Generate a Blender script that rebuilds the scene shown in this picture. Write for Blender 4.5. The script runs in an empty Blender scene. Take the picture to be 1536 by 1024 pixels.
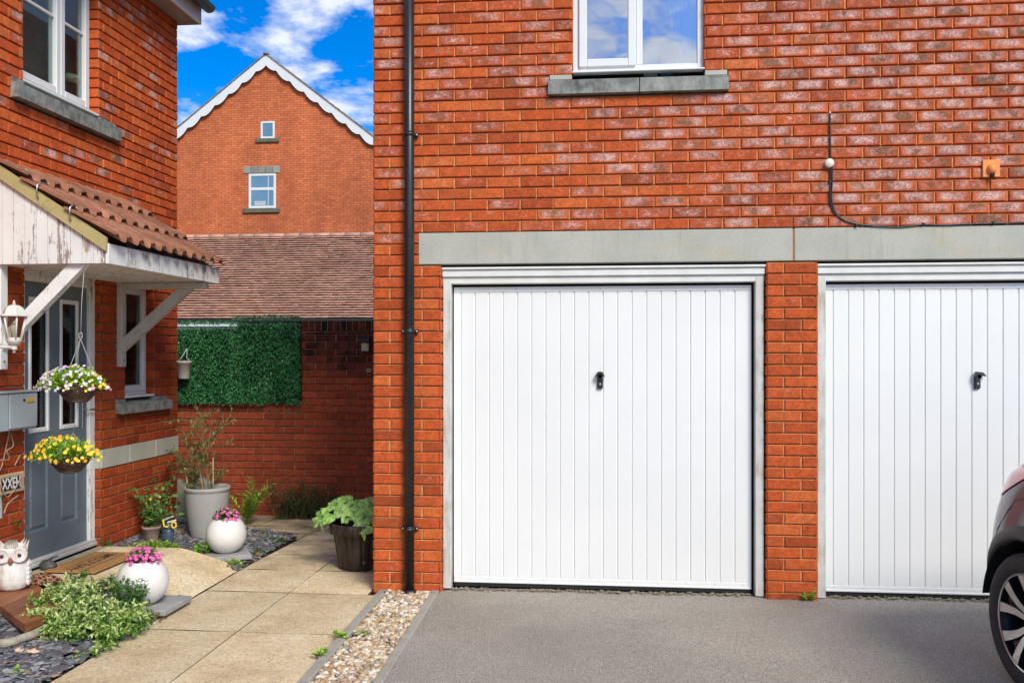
import bpy, bmesh, math, random
from math import sin, cos, pi, radians, sqrt, atan2
from mathutils import Vector, Matrix, noise
from mathutils.bvhtree import BVHTree

R = random.Random(7)
sc = bpy.context.scene
C = sc.collection
# ------------------------------------------------------------------ camera calibration
H = 1.62; F = 1370.0; TH = math.atan(139/1370.0)
def at(px, py, X=None, Y=None, Z=None):
    r = (px-768)/F; d = -(py-533)/F
    dx = r*cos(TH)-sin(TH); dy = r*sin(TH)+cos(TH)
    t = X/dx if X is not None else (Y/dy if Y is not None else (Z-H)/d)
    return Vector((dx*t, dy*t, H+d*t))
XL = -3.86     # face of the house on the left
YM = 6.17      # face of the garage building
YB = 9.41      # face of the rear garden wall

# ------------------------------------------------------------------ objects
def origin_of(o):
    v = Vector((0, 0, 0))
    while o is not None:
        v += o.location; o = o.parent
    return v
def tag(o, label=None, cat=None, group=None, kind=None):
    if label: o['label'] = label
    if cat: o['category'] = cat
    if group: o['group'] = group
    if kind: o['kind'] = kind
    return o
def thing(name, label, cat, loc=(0, 0, 0), group=None):
    o = bpy.data.objects.new(name, None); C.objects.link(o)
    o.location = loc; o.empty_display_size = .1
    return tag(o, label, cat, group)

class M:
    """collects polygons in world coordinates, then links ONE mesh object"""
    def __init__(s):
        s.v = []; s.f = []; s.m = []; s.r = []; s.sm = []; s.col = None
    def poly(s, pts, mi=0, rnd=.5, smooth=False):
        b = len(s.v); s.v.extend([tuple(p) for p in pts]); s.f.append(tuple(range(b, b+len(pts))))
        s.m.append(mi); s.r.append(rnd); s.sm.append(smooth)
    def faces(s, pts, faces, mi=0, rnd=.5, smooth=False):
        b = len(s.v); s.v.extend([tuple(p) for p in pts])
        for f in faces:
            s.f.append(tuple(b+i for i in f)); s.m.append(mi); s.r.append(rnd); s.sm.append(smooth)
    def box(s, x0, x1, y0, y1, z0, z1, bev=.003, mi=0, rnd=.5, xf=None):
        if x0 > x1: x0, x1 = x1, x0
        if y0 > y1: y0, y1 = y1, y0
        if z0 > z1: z0, z1 = z1, z0
        b = min(bev, (x1-x0)*.3, (y1-y0)*.3, (z1-z0)*.3)
        lo = (x0, y0, z0); hi = (x1, y1, z1)
        pts = []; idx = {}
        for sx in (0, 1):
            for sy in (0, 1):
                for sz in (0, 1):
                    sg = (sx, sy, sz)
                    for ax in range(3):
                        p = []
                        for k in range(3):
                            c = hi[k] if sg[k] else lo[k]
                            if k != ax: c += -b if sg[k] else b
                            p.append(c)
                        idx[(sg, ax)] = len(pts); pts.append(Vector(p))
        fs = []
        def S(a, b_, c_, v): 
            sg = [0, 0, 0]; sg[a], sg[b_], sg[c_] = v; return tuple(sg)
        for ax in range(3):
            u, w = (ax+1) % 3, (ax+2) % 3
            for e in (0, 1):
                q = [idx[(S(ax, u, w, (e, i, j)), ax)] for i, j in ((0, 0), (1, 0), (1, 1), (0, 1))]
                fs.append(q if e else q[::-1])
            for i in (0, 1):
                for j in (0, 1):
                    a0 = S(ax, u, w, (0, i, j)); a1 = S(ax, u, w, (1, i, j))
                    q = [idx[(a0, u)], idx[(a1, u)], idx[(a1, w)], idx[(a0, w)]]
                    fs.append(q if (i ^ j) else q[::-1])
        for sx in (0, 1):
            for sy in (0, 1):
                for sz in (0, 1):
                    q = [idx[((sx, sy, sz), k)] for k in range(3)]
                    fs.append(q if (sx+sy+sz) % 2 else q[::-1])
        if xf: pts = [xf @ p for p in pts]
        s.faces(pts, fs, mi, rnd)
    def obox(s, c, half, rot, bev=.003, mi=0, rnd=.5):
        s.box(-half[0], half[0], -half[1], half[1], -half[2], half[2], bev, mi, rnd, Matrix.Translation(Vector(c)) @ rot.to_4x4())
    def bar(s, a, b, w, t, up=Vector((0, 0, 1)), bev=.003, mi=0, rnd=.5):
        a = Vector(a); b = Vector(b); d = (b-a); L = d.length; d.normalize()
        side = d.cross(up)
        if side.length < 1e-4: side = d.cross(Vector((1, 0, 0)))
        side.normalize(); u = side.cross(d)
        rot = Matrix((side, d, u)).transposed()
        s.obox((a+b)/2, (w/2, L/2, t/2), rot, bev, mi, rnd)
    def tube(s, pts, r, n=8, mi=0, rnd=.5, cap=True, smooth=True):
        pts = [Vector(p) for p in pts]
        if len(pts) < 2: return
        rs = r if isinstance(r, (list, tuple)) else [r]*len(pts)
        b = len(s.v); prev = None
        for i, p in enumerate(pts):
            t = (pts[min(i+1, len(pts)-1)]-pts[max(i-1, 0)])
            if t.length < 1e-7: t = Vector((0, 0, 1))
            t.normalize()
            if prev is None:
                a = t.cross(Vector((0, 0, 1)))
                if a.length < .05: a = t.cross(Vector((1, 0, 0)))
            else:
                a = prev - t*prev.dot(t)
            a.normalize(); prev = a; c = t.cross(a)
            for k in range(n):
                an = 2*pi*k/n
                s.v.append(tuple(p+(a*cos(an)+c*sin(an))*rs[i]))
        for i in range(len(pts)-1):
            for k in range(n):
                k2 = (k+1) % n
                s.f.append((b+i*n+k, b+i*n+k2, b+(i+1)*n+k2, b+(i+1)*n+k)); s.m.append(mi); s.r.append(rnd); s.sm.append(smooth)
        if cap:
            for q in (range(b+n-1, b-1, -1), range(b+(len(pts)-1)*n, b+len(pts)*n)):
                s.f.append(tuple(q)); s.m.append(mi); s.r.append(rnd); s.sm.append(False)
    def lathe(s, prof, c, n=32, mi=0, rnd=.5, smooth=True, rot=None, sx=1, sy=1, fn=None):
        b = len(s.v); c = Vector(c)
        for i, (r, z) in enumerate(prof):
            for k in range(n):
                a = 2*pi*k/n
                rr = r*(fn(a, z) if fn else 1)
                p = Vector((rr*cos(a)*sx, rr*sin(a)*sy, z))
                if rot: p = rot @ p
                s.v.append(tuple(p+c))
        for i in range(len(prof)-1):
            for k in range(n):
                k2 = (k+1) % n
                s.f.append((b+i*n+k, b+i*n+k2, b+(i+1)*n+k2, b+(i+1)*n+k)); s.m.append(mi); s.r.append(rnd); s.sm.append(smooth)
    def blob(s, c, rad, seed=0, n=8, m=5, amp=.15, mi=0, rnd=.5, rot=None, smooth=True, freq=1.6):
        c = Vector(c); pts = []; so = Vector((seed*3.7, seed*1.3, seed*.7))
        def pt(d):
            k = 1+amp*noise.noise(d*freq+so)*2
            p = Vector((d.x*rad[0], d.y*rad[1], d.z*rad[2]))*k
            if rot: p = rot @ p
            return c+p
        pts.append(pt(Vector((0, 0, 1))))
        for i in range(1, m):
            ph = pi*i/m
            for k in range(n):
                a = 2*pi*k/n
                pts.append(pt(Vector((sin(ph)*cos(a), sin(ph)*sin(a), cos(ph)))))
        pts.append(pt(Vector((0, 0, -1))))
        fs = []
        for k in range(n):
            fs.append((0, 1+k, 1+(k+1) % n))
            e = len(pts)-1; o = 1+(m-2)*n
            fs.append((e, o+(k+1) % n, o+k))
        for i in range(m-2):
            for k in range(n):
                a = 1+i*n+k; b_ = 1+i*n+(k+1) % n
                fs.append((a, a+n, b_+n, b_))
        s.faces(pts, fs, mi, rnd, smooth)
    def leaf(s, p, d, up, L, W, mi=0, rnd=.5, fold=.25, droop=.15):
        p = Vector(p); d = d.normalized(); side = d.cross(up)
        if side.length < 1e-3: side = d.cross(Vector((1, .3, 0)))
        side.normalize(); u = side.cross(d).normalized()
        q = [p, p+d*L*.35+side*W*.5+u*W*fold, p+d*L*.75+side*W*.36+u*(W*fold*.8-L*droop*.5), p+d*L-u*L*droop,
             p+d*L*.75-side*W*.36+u*(W*fold*.8-L*droop*.5), p+d*L*.35-side*W*.5+u*W*fold, p+d*L*.5-u*L*droop*.15]
        s.faces(q, [(0, 1, 6), (1, 2, 6), (2, 3, 6), (3, 4, 6), (4, 5, 6), (5, 0, 6)], mi, rnd, True)
    def flower(s, p, nrm, r, mi=0, mc=None, rnd=.5, n=5):
        p = Vector(p); nrm = nrm.normalized(); a = nrm.orthogonal().normalized(); b = nrm.cross(a)
        for k in range(n):
            t = 2*pi*(k+.3*rnd)/n; d = a*cos(t)+b*sin(t); e = nrm.cross(d)
            s.poly([p, p+d*r*.55+e*r*.42+nrm*r*.2, p+d*r+e*r*.18+nrm*r*.12, p+d*r-e*r*.18+nrm*r*.12, p+d*r*.55-e*r*.42+nrm*r*.2], mi, rnd)
        if mc is not None:
            s.blob(p+nrm*r*.15, (r*.25,)*3, 1, 5, 3, 0, mc, rnd)
    def build(s, name, mats, parent=None, origin=None, rnd_attr=True):
        if not isinstance(mats, (list, tuple)): mats = [mats]
        me = bpy.data.meshes.new(name)
        o = bpy.data.objects.new(name, me)
        if parent is not None:
            o.parent = parent; off = origin_of(parent)
        elif origin is not None:
            off = Vector(origin); o.location = off
        else: off = Vector((0, 0, 0))
        vs = [(x-off.x, y-off.y, z-off.z) for x, y, z in s.v] if off.length > 0 else s.v
        me.from_pydata(vs, [], s.f)
        for m_ in mats: me.materials.append(m_)
        me.polygons.foreach_set('material_index', s.m)
        me.polygons.foreach_set('use_smooth', s.sm)
        if rnd_attr:
            a = me.attributes.new('rnd', 'FLOAT', 'FACE'); a.data.foreach_set('value', s.r)
        if s.col is not None:
            a = me.attributes.new('brick', 'FLOAT_COLOR', 'POINT'); a.data.foreach_set('color', s.col)
        me.validate(); me.update()
        C.objects.link(o)
        return o
def struct(o): o['kind'] = 'structure'; return o

# ------------------------------------------------------------------ materials
MATS = {}
class NT:
    def __init__(s, name):
        s.mat = bpy.data.materials.new(name); s.mat.use_nodes = True
        s.t = s.mat.node_tree; s.b = s.t.nodes['Principled BSDF']; s.out = s.t.nodes['Material Output']
        s.tc = s.n('ShaderNodeTexCoord')
    def n(s, ty, **kw):
        nd = s.t.nodes.new(ty)
        for k, v in kw.items(): setattr(nd, k, v)
        return nd
    def L(s, a, b): s.t.links.new(a, b)
    def val(s, sock, v):
        if hasattr(v, 'is_linked') or hasattr(v, 'links'): s.L(v, sock)
        else: sock.default_value = v
    def map(s, scale=(1, 1, 1), rot=(0, 0, 0)):
        m = s.n('ShaderNodeMapping'); m.inputs['Scale'].default_value = scale; m.inputs['Rotation'].default_value = rot
        s.L(s.tc.outputs['Object'], m.inputs['Vector']); return m.outputs[0]
    def noise(s, scale, detail=4, rough=.55, vec=None, dist=0):
        nd = s.n('ShaderNodeTexNoise'); nd.inputs['Scale'].default_value = scale
        nd.inputs['Detail'].default_value = detail; nd.inputs['Roughness'].default_value = rough; nd.inputs['Distortion'].default_value = dist
        s.L(vec if vec else s.tc.outputs['Object'], nd.inputs['Vector']); return nd.outputs['Fac']
    def vor(s, scale, vec=None, feat='F1', out='Distance'):
        nd = s.n('ShaderNodeTexVoronoi', feature=feat); nd.inputs['Scale'].default_value = scale
        s.L(vec if vec else s.tc.outputs['Object'], nd.inputs['Vector']); return nd.outputs[out]
    def ramp(s, fac, stops, interp='LINEAR'):
        nd = s.n('ShaderNodeValToRGB'); cr = nd.color_ramp; cr.interpolation = interp
        while len(cr.elements) < len(stops): cr.elements.new(.5)
        for e, (p, c) in zip(cr.elements, stops):
            e.position = p; e.color = (c[0], c[1], c[2], 1) if isinstance(c, (tuple, list)) else (c, c, c, 1)
        s.L(fac, nd.inputs[0]); return nd.outputs[0]
    def mix(s, fac, a, b, mode='MIX'):
        nd = s.n('ShaderNodeMix', data_type='RGBA', blend_type=mode)
        s.val(nd.inputs[0], fac)
        for sock, v in ((nd.inputs[6], a), (nd.inputs[7], b)):
            if isinstance(v, (tuple, list)): sock.default_value = (v[0], v[1], v[2], 1)
            else: s.L(v, sock)
        return nd.outputs[2]
    def math(s, op, a, b=0.0, clamp=False):
        nd = s.n('ShaderNodeMath', operation=op, use_clamp=clamp)
        s.val(nd.inputs[0], a); s.val(nd.inputs[1], b); return nd.outputs[0]
    def attr(s, name, out='Fac'):
        nd = s.n('ShaderNodeAttribute', attribute_name=name); return nd.outputs[out]
    def bump(s, h, strength=.3, dist=.01, nrm=None):
        nd = s.n('ShaderNodeBump'); nd.inputs['Strength'].default_value = strength; nd.inputs['Distance'].default_value = dist
        s.L(h, nd.inputs['Height'])
        if nrm: s.L(nrm, nd.inputs['Normal'])
        s.L(nd.outputs[0], s.b.inputs['Normal']); return nd.outputs[0]
    def color(s, c):
        if isinstance(c, (tuple, list)): s.b.inputs['Base Color'].default_value = (c[0], c[1], c[2], 1)
        else: s.L(c, s.b.inputs['Base Color'])
    def rough(s, r): s.val(s.b.inputs['Roughness'], r)
    def metal(s, r): s.val(s.b.inputs['Metallic'], r)

def simple(name, c1, c2=None, rough=.6, scale=8, metal=0, bump=0, bscale=40, stretch=(1, 1, 1), spec=None, rndmix=0, coat=0):
    k = NT(name); v = k.map(stretch)
    col = c1
    if c2 is not None: col = k.ramp(k.noise(scale, 5, .6, v), [(.3, c1), (.7, c2)])
    if rndmix:
        r = k.attr('rnd'); f = k.math('MULTIPLY_ADD', r, rndmix*2); k.t.nodes[-1].inputs[2].default_value = 1-rndmix
        vm = k.n('ShaderNodeVectorMath', operation='SCALE')
        if isinstance(col, (tuple, list)): vm.inputs[0].default_value = col
        else: k.L(col, vm.inputs[0])
        k.L(f, vm.inputs['Scale']); col = vm.outputs[0]
    k.color(col); k.rough(rough); k.metal(metal)
    if spec is not None: k.b.inputs['Specular IOR Level'].default_value = spec
    if coat: k.b.inputs['Coat Weight'].default_value = coat
    if bump: k.bump(k.noise(bscale, 4, .6, v), bump, .01)
    return k.mat

def brick_mat(name, reds, dark=(.16, .1, .09), smearc=(.45, .24, .21), soot=False, canopy_shade=False):
    k = NT(name); a = k.n('ShaderNodeAttribute', attribute_name='brick')
    sp = k.n('ShaderNodeSeparateColor'); k.L(a.outputs['Color'], sp.inputs[0])
    r, g, u = sp.outputs[0], sp.outputs[1], sp.outputs[2]; w = a.outputs['Alpha']
    base = k.ramp(r, [(i/(len(reds)-1), c) for i, c in enumerate(reds)])
    n1 = k.noise(14, 5, .65); n2 = k.noise(60, 4, .7); n3 = k.noise(230, 3, .6)
    base = k.mix(1.0, base, k.ramp(n1, [(.25, .72), (.75, 1.22)]), 'MULTIPLY')
    base = k.mix(1.0, base, k.ramp(n2, [(.32, .72), (.68, 1.25)]), 'MULTIPLY')
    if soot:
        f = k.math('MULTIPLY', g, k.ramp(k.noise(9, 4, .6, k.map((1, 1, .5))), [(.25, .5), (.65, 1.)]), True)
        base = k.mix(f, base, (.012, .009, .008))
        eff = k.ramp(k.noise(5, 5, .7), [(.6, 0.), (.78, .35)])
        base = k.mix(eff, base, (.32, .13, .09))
    else:
        # dragged-face smear in the middle of the brick
        cu = k.ramp(k.math('ABSOLUTE', k.math('SUBTRACT', u, .5)), [(.28, 1.), (.47, 0.)])
        cw = k.ramp(k.math('ABSOLUTE', k.math('SUBTRACT', w, .5)), [(.2, 1.), (.44, 0.)])
        c = k.math('MULTIPLY', cu, cw)
        nn = k.noise(42, 7, .85, k.map((.6, .6, 1.3)), .8)
        f = k.math('ADD', k.math('MULTIPLY', nn, .85), k.math('MULTIPLY', g, .42))
        f = k.math('MULTIPLY', c, k.ramp(f, [(.56, 0.), (.66, .9)]))
        f = k.math('MULTIPLY', f, k.ramp(g, [(.02, 0.), (.15, .85)]))
        sc_ = k.ramp(k.noise(7, 3, .6), [(.42, (.19, .125, .085)), (.48, (.42, .25, .22)), (.62, (.62, .42, .38))])
        sc_ = k.mix(1., sc_, k.ramp(k.noise(85, 4, .85), [(.38, .4), (.5, 1.), (.62, 1.5)]), 'MULTIPLY')
        base = k.mix(f, base, sc_)
        # pale chips and dark pits
        base = k.mix(k.math('MULTIPLY', k.ramp(k.noise(75, 3, .6), [(.64, 0.), (.72, .6)]), k.math('ADD', g, .3)), base, (.74, .40, .29))
        base = k.mix(k.ramp(k.noise(48, 2, .5, k.map((1, 1, 1.7))), [(.2, .75), (.27, 0.)]), base, (.07, .02, .012))
    if canopy_shade:  # shade below the canopy painted into the brick colour, brighter above
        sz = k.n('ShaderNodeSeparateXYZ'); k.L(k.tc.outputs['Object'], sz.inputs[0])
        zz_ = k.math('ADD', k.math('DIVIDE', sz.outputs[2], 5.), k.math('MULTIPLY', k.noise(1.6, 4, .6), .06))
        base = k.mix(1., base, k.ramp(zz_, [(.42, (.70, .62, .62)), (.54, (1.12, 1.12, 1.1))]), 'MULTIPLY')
    k.color(base); k.rough(.85); k.b.inputs['Specular IOR Level'].default_value = .25
    h = k.math('ADD', k.math('MULTIPLY', n2, .7), k.math('MULTIPLY', n3, .4))
    h = k.math('ADD', h, k.math('MULTIPLY', n1, .8))
    k.bump(h, .55, .006)
    return k.mat
reds = [(.33, .060, .016), (.46, .080, .019), (.54, .098, .022), (.48, .082, .02), (.60, .135, .032), (.38, .062, .017)]
m_brick = brick_mat('brick_main', reds)
m_brick_left = brick_mat('brick_left', [(c[0]*1.0, c[1]*1.0, c[2]) for c in reds], canopy_shade=True)
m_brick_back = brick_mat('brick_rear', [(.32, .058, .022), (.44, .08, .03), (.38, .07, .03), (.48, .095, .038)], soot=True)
m_mortar = simple('mortar_sand', (.56, .23, .085), (.72, .36, .15), .95, 30, bump=.3, bscale=300)
m_mortar_left = simple('mortar_cream', (.45, .22, .10), (.62, .36, .20), .95, 30, bump=.3, bscale=300)
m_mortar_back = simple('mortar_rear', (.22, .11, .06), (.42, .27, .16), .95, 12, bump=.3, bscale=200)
m_white = simple('white_upvc', (.76, .76, .76), (.70, .70, .69), .35, 3)
m_frame = simple('frame_paint', (.78, .77, .74), (.66, .65, .61), .6, 6, bump=.1, bscale=60)
m_black = simple('black_plastic', (.010, .011, .014), (.018, .02, .024), .38, 20, coat=.1)
m_dark = simple('dark_void', (.006, .006, .006), None, .9)
m_silver = simple('brushed_metal', (.45, .45, .46), (.6, .6, .6), .35, 40, metal=.9)
def mk_stone():
    k = NT('lintel_stone')
    base = k.ramp(k.noise(2.2, 6, .6), [(.3, (.38, .38, .325)), (.55, (.46, .45, .385)), (.75, (.52, .49, .41))])
    base = k.mix(k.ramp(k.noise(3.1, 4, .6, k.map((.6, 1, 1.6))), [(.54, 0.), (.75, .5)]), base, (.55, .38, .2))
    base = k.mix(1., base, k.ramp(k.noise(180, 3, .7), [(.3, .85), (.7, 1.12)]), 'MULTIPLY')
    base = k.mix(k.ramp(k.vor(34), [(.03, .5), (.06, 0.)]), base, (.16, .15, .12))
    base = k.mix(k.ramp(k.noise(20, 5, .7, k.map((1, 1, .12))), [(.56, 0.), (.75, .35)]), base, (.2, .19, .15))
    k.color(base); k.rough(.9); k.bump(k.noise(160, 4, .7), .3, .004); return k.mat
m_lintel = mk_stone()
def mk_sill():
    k = NT('sill_stone')
    base = k.ramp(k.noise(9, 6, .65), [(.3, (.09, .09, .08)), (.5, (.24, .25, .23)), (.7, (.36, .36, .33))])
    base = k.mix(k.ramp(k.noise(28, 4, .7, k.map((1, 1, .4))), [(.5, 0.), (.65, .6)]), base, (.10, .10, .085))
    base = k.mix(k.ramp(k.noise(18, 5, .7), [(.66, 0.), (.72, .7)]), base, (.5, .48, .42))
    k.color(base); k.rough(.9); k.bump(k.noise(90, 5, .7), .5, .006); return k.mat
m_sill = mk_sill()
def mk_garage():
    k = NT('garage_paint')
    base = k.ramp(k.noise(1.3, 4, .6), [(.3, (.77, .765, .745)), (.7, (.82, .81, .79))])
    sp = k.n('ShaderNodeSeparateXYZ'); k.L(k.tc.outputs['Object'], sp.inputs[0])
    st = k.noise(26, 5, .7, k.map((1, 1, .12)))
    grime = k.math('MULTIPLY', k.ramp(st, [(.52, 0.), (.8, .3)]), k.ramp(k.math('DIVIDE', sp.outputs[2], 2.2), [(.02, 1.), (.09, .25), (.3, .06), (.88, .06), (.95, .9)]))
    base = k.mix(grime, base, (.58, .55, .47))
    base = k.mix(k.ramp(k.vor(11), [(.012, .7), (.02, 0.)]), base, (.3, .2, .12))
    k.color(base); k.rough(.42); k.bump(k.noise(7, 3, .5), .04, .02); return k.mat
m_garage = mk_garage()
def mk_peel(name, paint, wood, lo, hi, st=(1, 1, .12), sc_=22):
    k = NT(name); n1 = k.noise(sc_, 6, .75, k.map(st)); n2 = k.noise(sc_*.35, 4, .6)
    f = k.ramp(k.math('ADD', k.math('MULTIPLY', n1, .65), k.math('MULTIPLY', n2, .35)), [(lo, 0.), (hi, 1.)])
    p = k.mix(1., paint, k.ramp(k.noise(5, 4, .6), [(.3, .88), (.7, 1.05)]), 'MULTIPLY')
    w = k.ramp(k.noise(40, 4, .7, k.map(st)), [(.3, wood), (.7, tuple(min(1, c*1.9) for c in wood))])
    k.color(k.mix(f, p, w)); k.rough(.75)
    k.bump(k.math('SUBTRACT', 1., f), .4, .004); return k.mat
m_peel = mk_peel('peeling_white', (.80, .79, .77), (.2, .17, .14), .53, .6)
m_peel2 = mk_peel('peeling_boards', (.76, .75, .73), (.25, .2, .17), .53, .565, (1, 1, .1), 30)
m_jamb = mk_peel('peeling_jamb', (.62, .61, .57), (.30, .27, .22), .48, .62)
m_barge = mk_peel('mossy_bargeboard', (.46, .38, .17), (.16, .15, .06), .56, .66, (1, 1, 1), 14)
m_lead = simple('grey_wood', (.3, .27, .23), (.42, .39, .33), .85, 20, bump=.3, bscale=80, stretch=(1, 1, .2))
def mk_glass(name, refl=.35, tint=(.8, .85, .85), rough=.01, wav=.0, fs=1.0):
    k = NT(name); t = k.t
    tr = k.n('ShaderNodeBsdfTransparent'); tr.inputs[0].default_value = (*tint, 1)
    gl = k.n('ShaderNodeBsdfGlossy'); gl.inputs['Roughness'].default_value = rough; gl.inputs[0].default_value = (.95, .97, 1, 1)
    fr = k.n('ShaderNodeFresnel'); fr.inputs[0].default_value = 1.5
    f = k.math('ADD', k.math('MULTIPLY', fr.outputs[0], fs), refl, True)
    mx = k.n('ShaderNodeMixShader'); k.L(f, mx.inputs[0]); k.L(tr.outputs[0], mx.inputs[1]); k.L(gl.outputs[0], mx.inputs[2])
    if wav:
        bp = k.n('ShaderNodeBump'); bp.inputs['Strength'].default_value = wav; bp.inputs['Distance'].default_value = .02
        k.L(k.noise(2.5, 2, .4), bp.inputs['Height']); k.L(bp.outputs[0], gl.inputs['Normal'])
    k.L(mx.outputs[0], k.out.inputs[0]); return k.mat
m_glass = mk_glass('window_glass', .36, (.9, .93, .95), .012, .12)
m_glass_dim = mk_glass('door_glass', .02, (.6, .66, .66), .03, .1, .4)
m_glass_lamp = mk_glass('lamp_glass', .08, (.75, .72, .66), .12)

# ------------------------------------------------------------------ brickwork
def sub_rects(rect, holes):
    out = [rect]
    for (a0, a1, b0, b1) in holes:
        nxt = []
        for (u0, u1, z0, z1) in out:
            if a0 >= u1-1e-6 or a1 <= u0+1e-6 or b0 >= z1-1e-6 or b1 <= z0+1e-6:
                nxt.append((u0, u1, z0, z1)); continue
            if a0 > u0+1e-6: nxt.append((u0, a0, z0, z1))
            if a1 < u1-1e-6: nxt.append((a1, u1, z0, z1))
            c0, c1 = max(u0, a0), min(u1, a1)
            if b0 > z0+1e-6: nxt.append((c0, c1, z0, b0))
            if b1 < z1-1e-6: nxt.append((c0, c1, b1, z1))
        out = nxt
    return out
class Bricks:
    """real bricks: chamfered fronts proud of weather-struck mortar"""
    def __init__(s): s.v = []; s.f = []; s.m = []; s.c = []
    def wall(s, O, U, N, u0, u1, z0, z1, holes=(), zoff=0., boff=0., gfun=None, B=.225, CH=.075, soldier=False, seed=1):
        rr = random.Random(seed); O = Vector(O); U = Vector(U); N = Vector(N)
        def P(u, z, d): 
            p = O+U*u-N*d; return (p.x, p.y, z)
        k0 = math.floor((z0-zoff)/CH+1e-6); k1 = math.ceil((z1-zoff)/CH-1e-6)
        J = .010
        for k in range(k0, k1):
            a = max(z0, k*CH+zoff); b = min(z1, (k+1)*CH+zoff)
            if b-a < .012: continue
            zt = b-J if (b-a) > .03 else b
            # mortar
            for (p, q, c, d) in sub_rects((u0, u1, a, b), holes):
                bs = len(s.v)
                top = min(zt, d)
                s.v += [P(p, c, .004), P(q, c, .004), P(q, top, .004), P(p, top, .004)]
                s.f.append((bs, bs+1, bs+2, bs+3)); s.m.append(1)
                s.c += [(.5, 0, .5, .5)]*4
                if d > zt+1e-5:
                    bs = len(s.v)
                    s.v += [P(p, zt-.001, .001), P(q, zt-.001, .001), P(q, d, .017), P(p, d, .017)]
                    s.f.append((bs, bs+1, bs+2, bs+3)); s.m.append(1)
                    s.c += [(.5, 0, .5, .5)]*4
            par = 0 if k % 2 == 0 else B/2
            i0 = math.floor((u0-boff-par)/B)-1; i1 = math.ceil((u1-boff-par)/B)+1
            for i in range(i0, i1):
                p0 = boff+par+i*B+J/2; p1 = p0+B-J
                jl = rr.uniform(-.0015, .0015)
                p0 += jl; p1 += rr.uniform(-.0015, .0015)
                if u0-p0 > 0 and p1-u0 < .04: continue
                full = (max(p0, u0), min(p1, u1), a, zt)
                # ends near the wall end reach it
                if p0 < u0+J: full = (u0, full[1], a, zt)
                if p1 > u1-J: full = (full[0], u1, a, zt)
                if full[1]-full[0] < .02: continue
                rv = rr.random(); gv = gfun((p0+p1)/2, (a+b)/2, rr) if gfun else 0.
                dz = rr.uniform(-.0012, .0012); pr = rr.uniform(-.0015, .0018); tl = rr.uniform(-.0012, .0012)
                for (p, q, c, d) in sub_rects(full, holes):
                    if q-p < .012 or d-c < .01: continue
                    s.brick(P, p, q, c+dz*0, d+dz*0, pr, tl, rv, gv, p0, p1, a, b, rr)
    def brick(s, P, p, q, c, d, pr, tl, rv, gv, p0, p1, a, b, rr):
        ch = .004; bs = len(s.v)
        def J_(): return rr.uniform(-.0009, .0009)
        ring = [(p, c), (q, c), (q, d), (p, d)]
        inn = [(p+ch, c+ch), (q-ch, c+ch), (q-ch, d-ch), (p+ch, d-ch)]
        def col(u, z): return (rv, gv, (u-p0)/(p1-p0), (z-a)/(b-a))
        for j, (u, z) in enumerate(inn):
            s.v.append(P(u+J_(), z+J_(), -.006-pr+(tl if j in (0, 3) else -tl))); s.c.append(col(u, z))
        for (u, z) in ring: s.v.append(P(u, z+J_()*.6, -.001)); s.c.append(col(u, z))
        for (u, z) in ring: s.v.append(P(u, z, .03)); s.c.append(col(u, z))
        fs = [(0, 1, 2, 3)]
        for j in range(4):
            j2 = (j+1) % 4
            fs += [(4+j, 4+j2, j2, j), (8+j, 8+j2, 4+j2, 4+j)]
        for f in fs: s.f.append(tuple(bs+i for i in f)); s.m.append(0)
    def soldier(s, O, U, N, u0, u1, z0, z1, W=.075, gfun=None, seed=3):
        rr = random.Random(seed); O = Vector(O); U = Vector(U); N = Vector(N)
        def P(u, z, d):
            p = O+U*u-N*d; return (p.x, p.y, z)
        bs = len(s.v); s.v += [P(u0, z0, .004), P(u1, z0, .004), P(u1, z1-.006, .004), P(u0, z1-.006, .004)]
        s.f.append((bs, bs+1, bs+2, bs+3)); s.m.append(1); s.c += [(.5, 0, .5, .5)]*4
        n = round((u1-u0)/W); w = (u1-u0)/n
        for i in range(n):
            p0 = u0+i*w+.004; p1 = u0+(i+1)*w-.004
            gv = gfun((p0+p1)/2, z1, rr) if gfun else 0
            s.brick(P, p0, p1, z0, z1+rr.uniform(-.004, .004), rr.uniform(-.001, .003), rr.uniform(-.001, .001), rr.random(), gv, p0, p1, z0, z1, rr)
            bs = len(s.v)
            zt = z1-.003
            s.v += [P(p0, zt, 0), P(p1, zt, 0), P(p1, zt, .215), P(p0, zt, .215)]
            s.f.append((bs, bs+1, bs+2, bs+3)); s.m.append(0); s.c += [(rr.random(), gv, .1, .1)]*4
    def build(s, name, mats, parent):
        m = M(); m.v = s.v; m.f = s.f; m.m = s.m; m.r = [.5]*len(s.f); m.sm = [False]*len(s.f)
        m.col = [x for c in s.c for x in c]
        return m.build(name, mats, parent)

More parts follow.
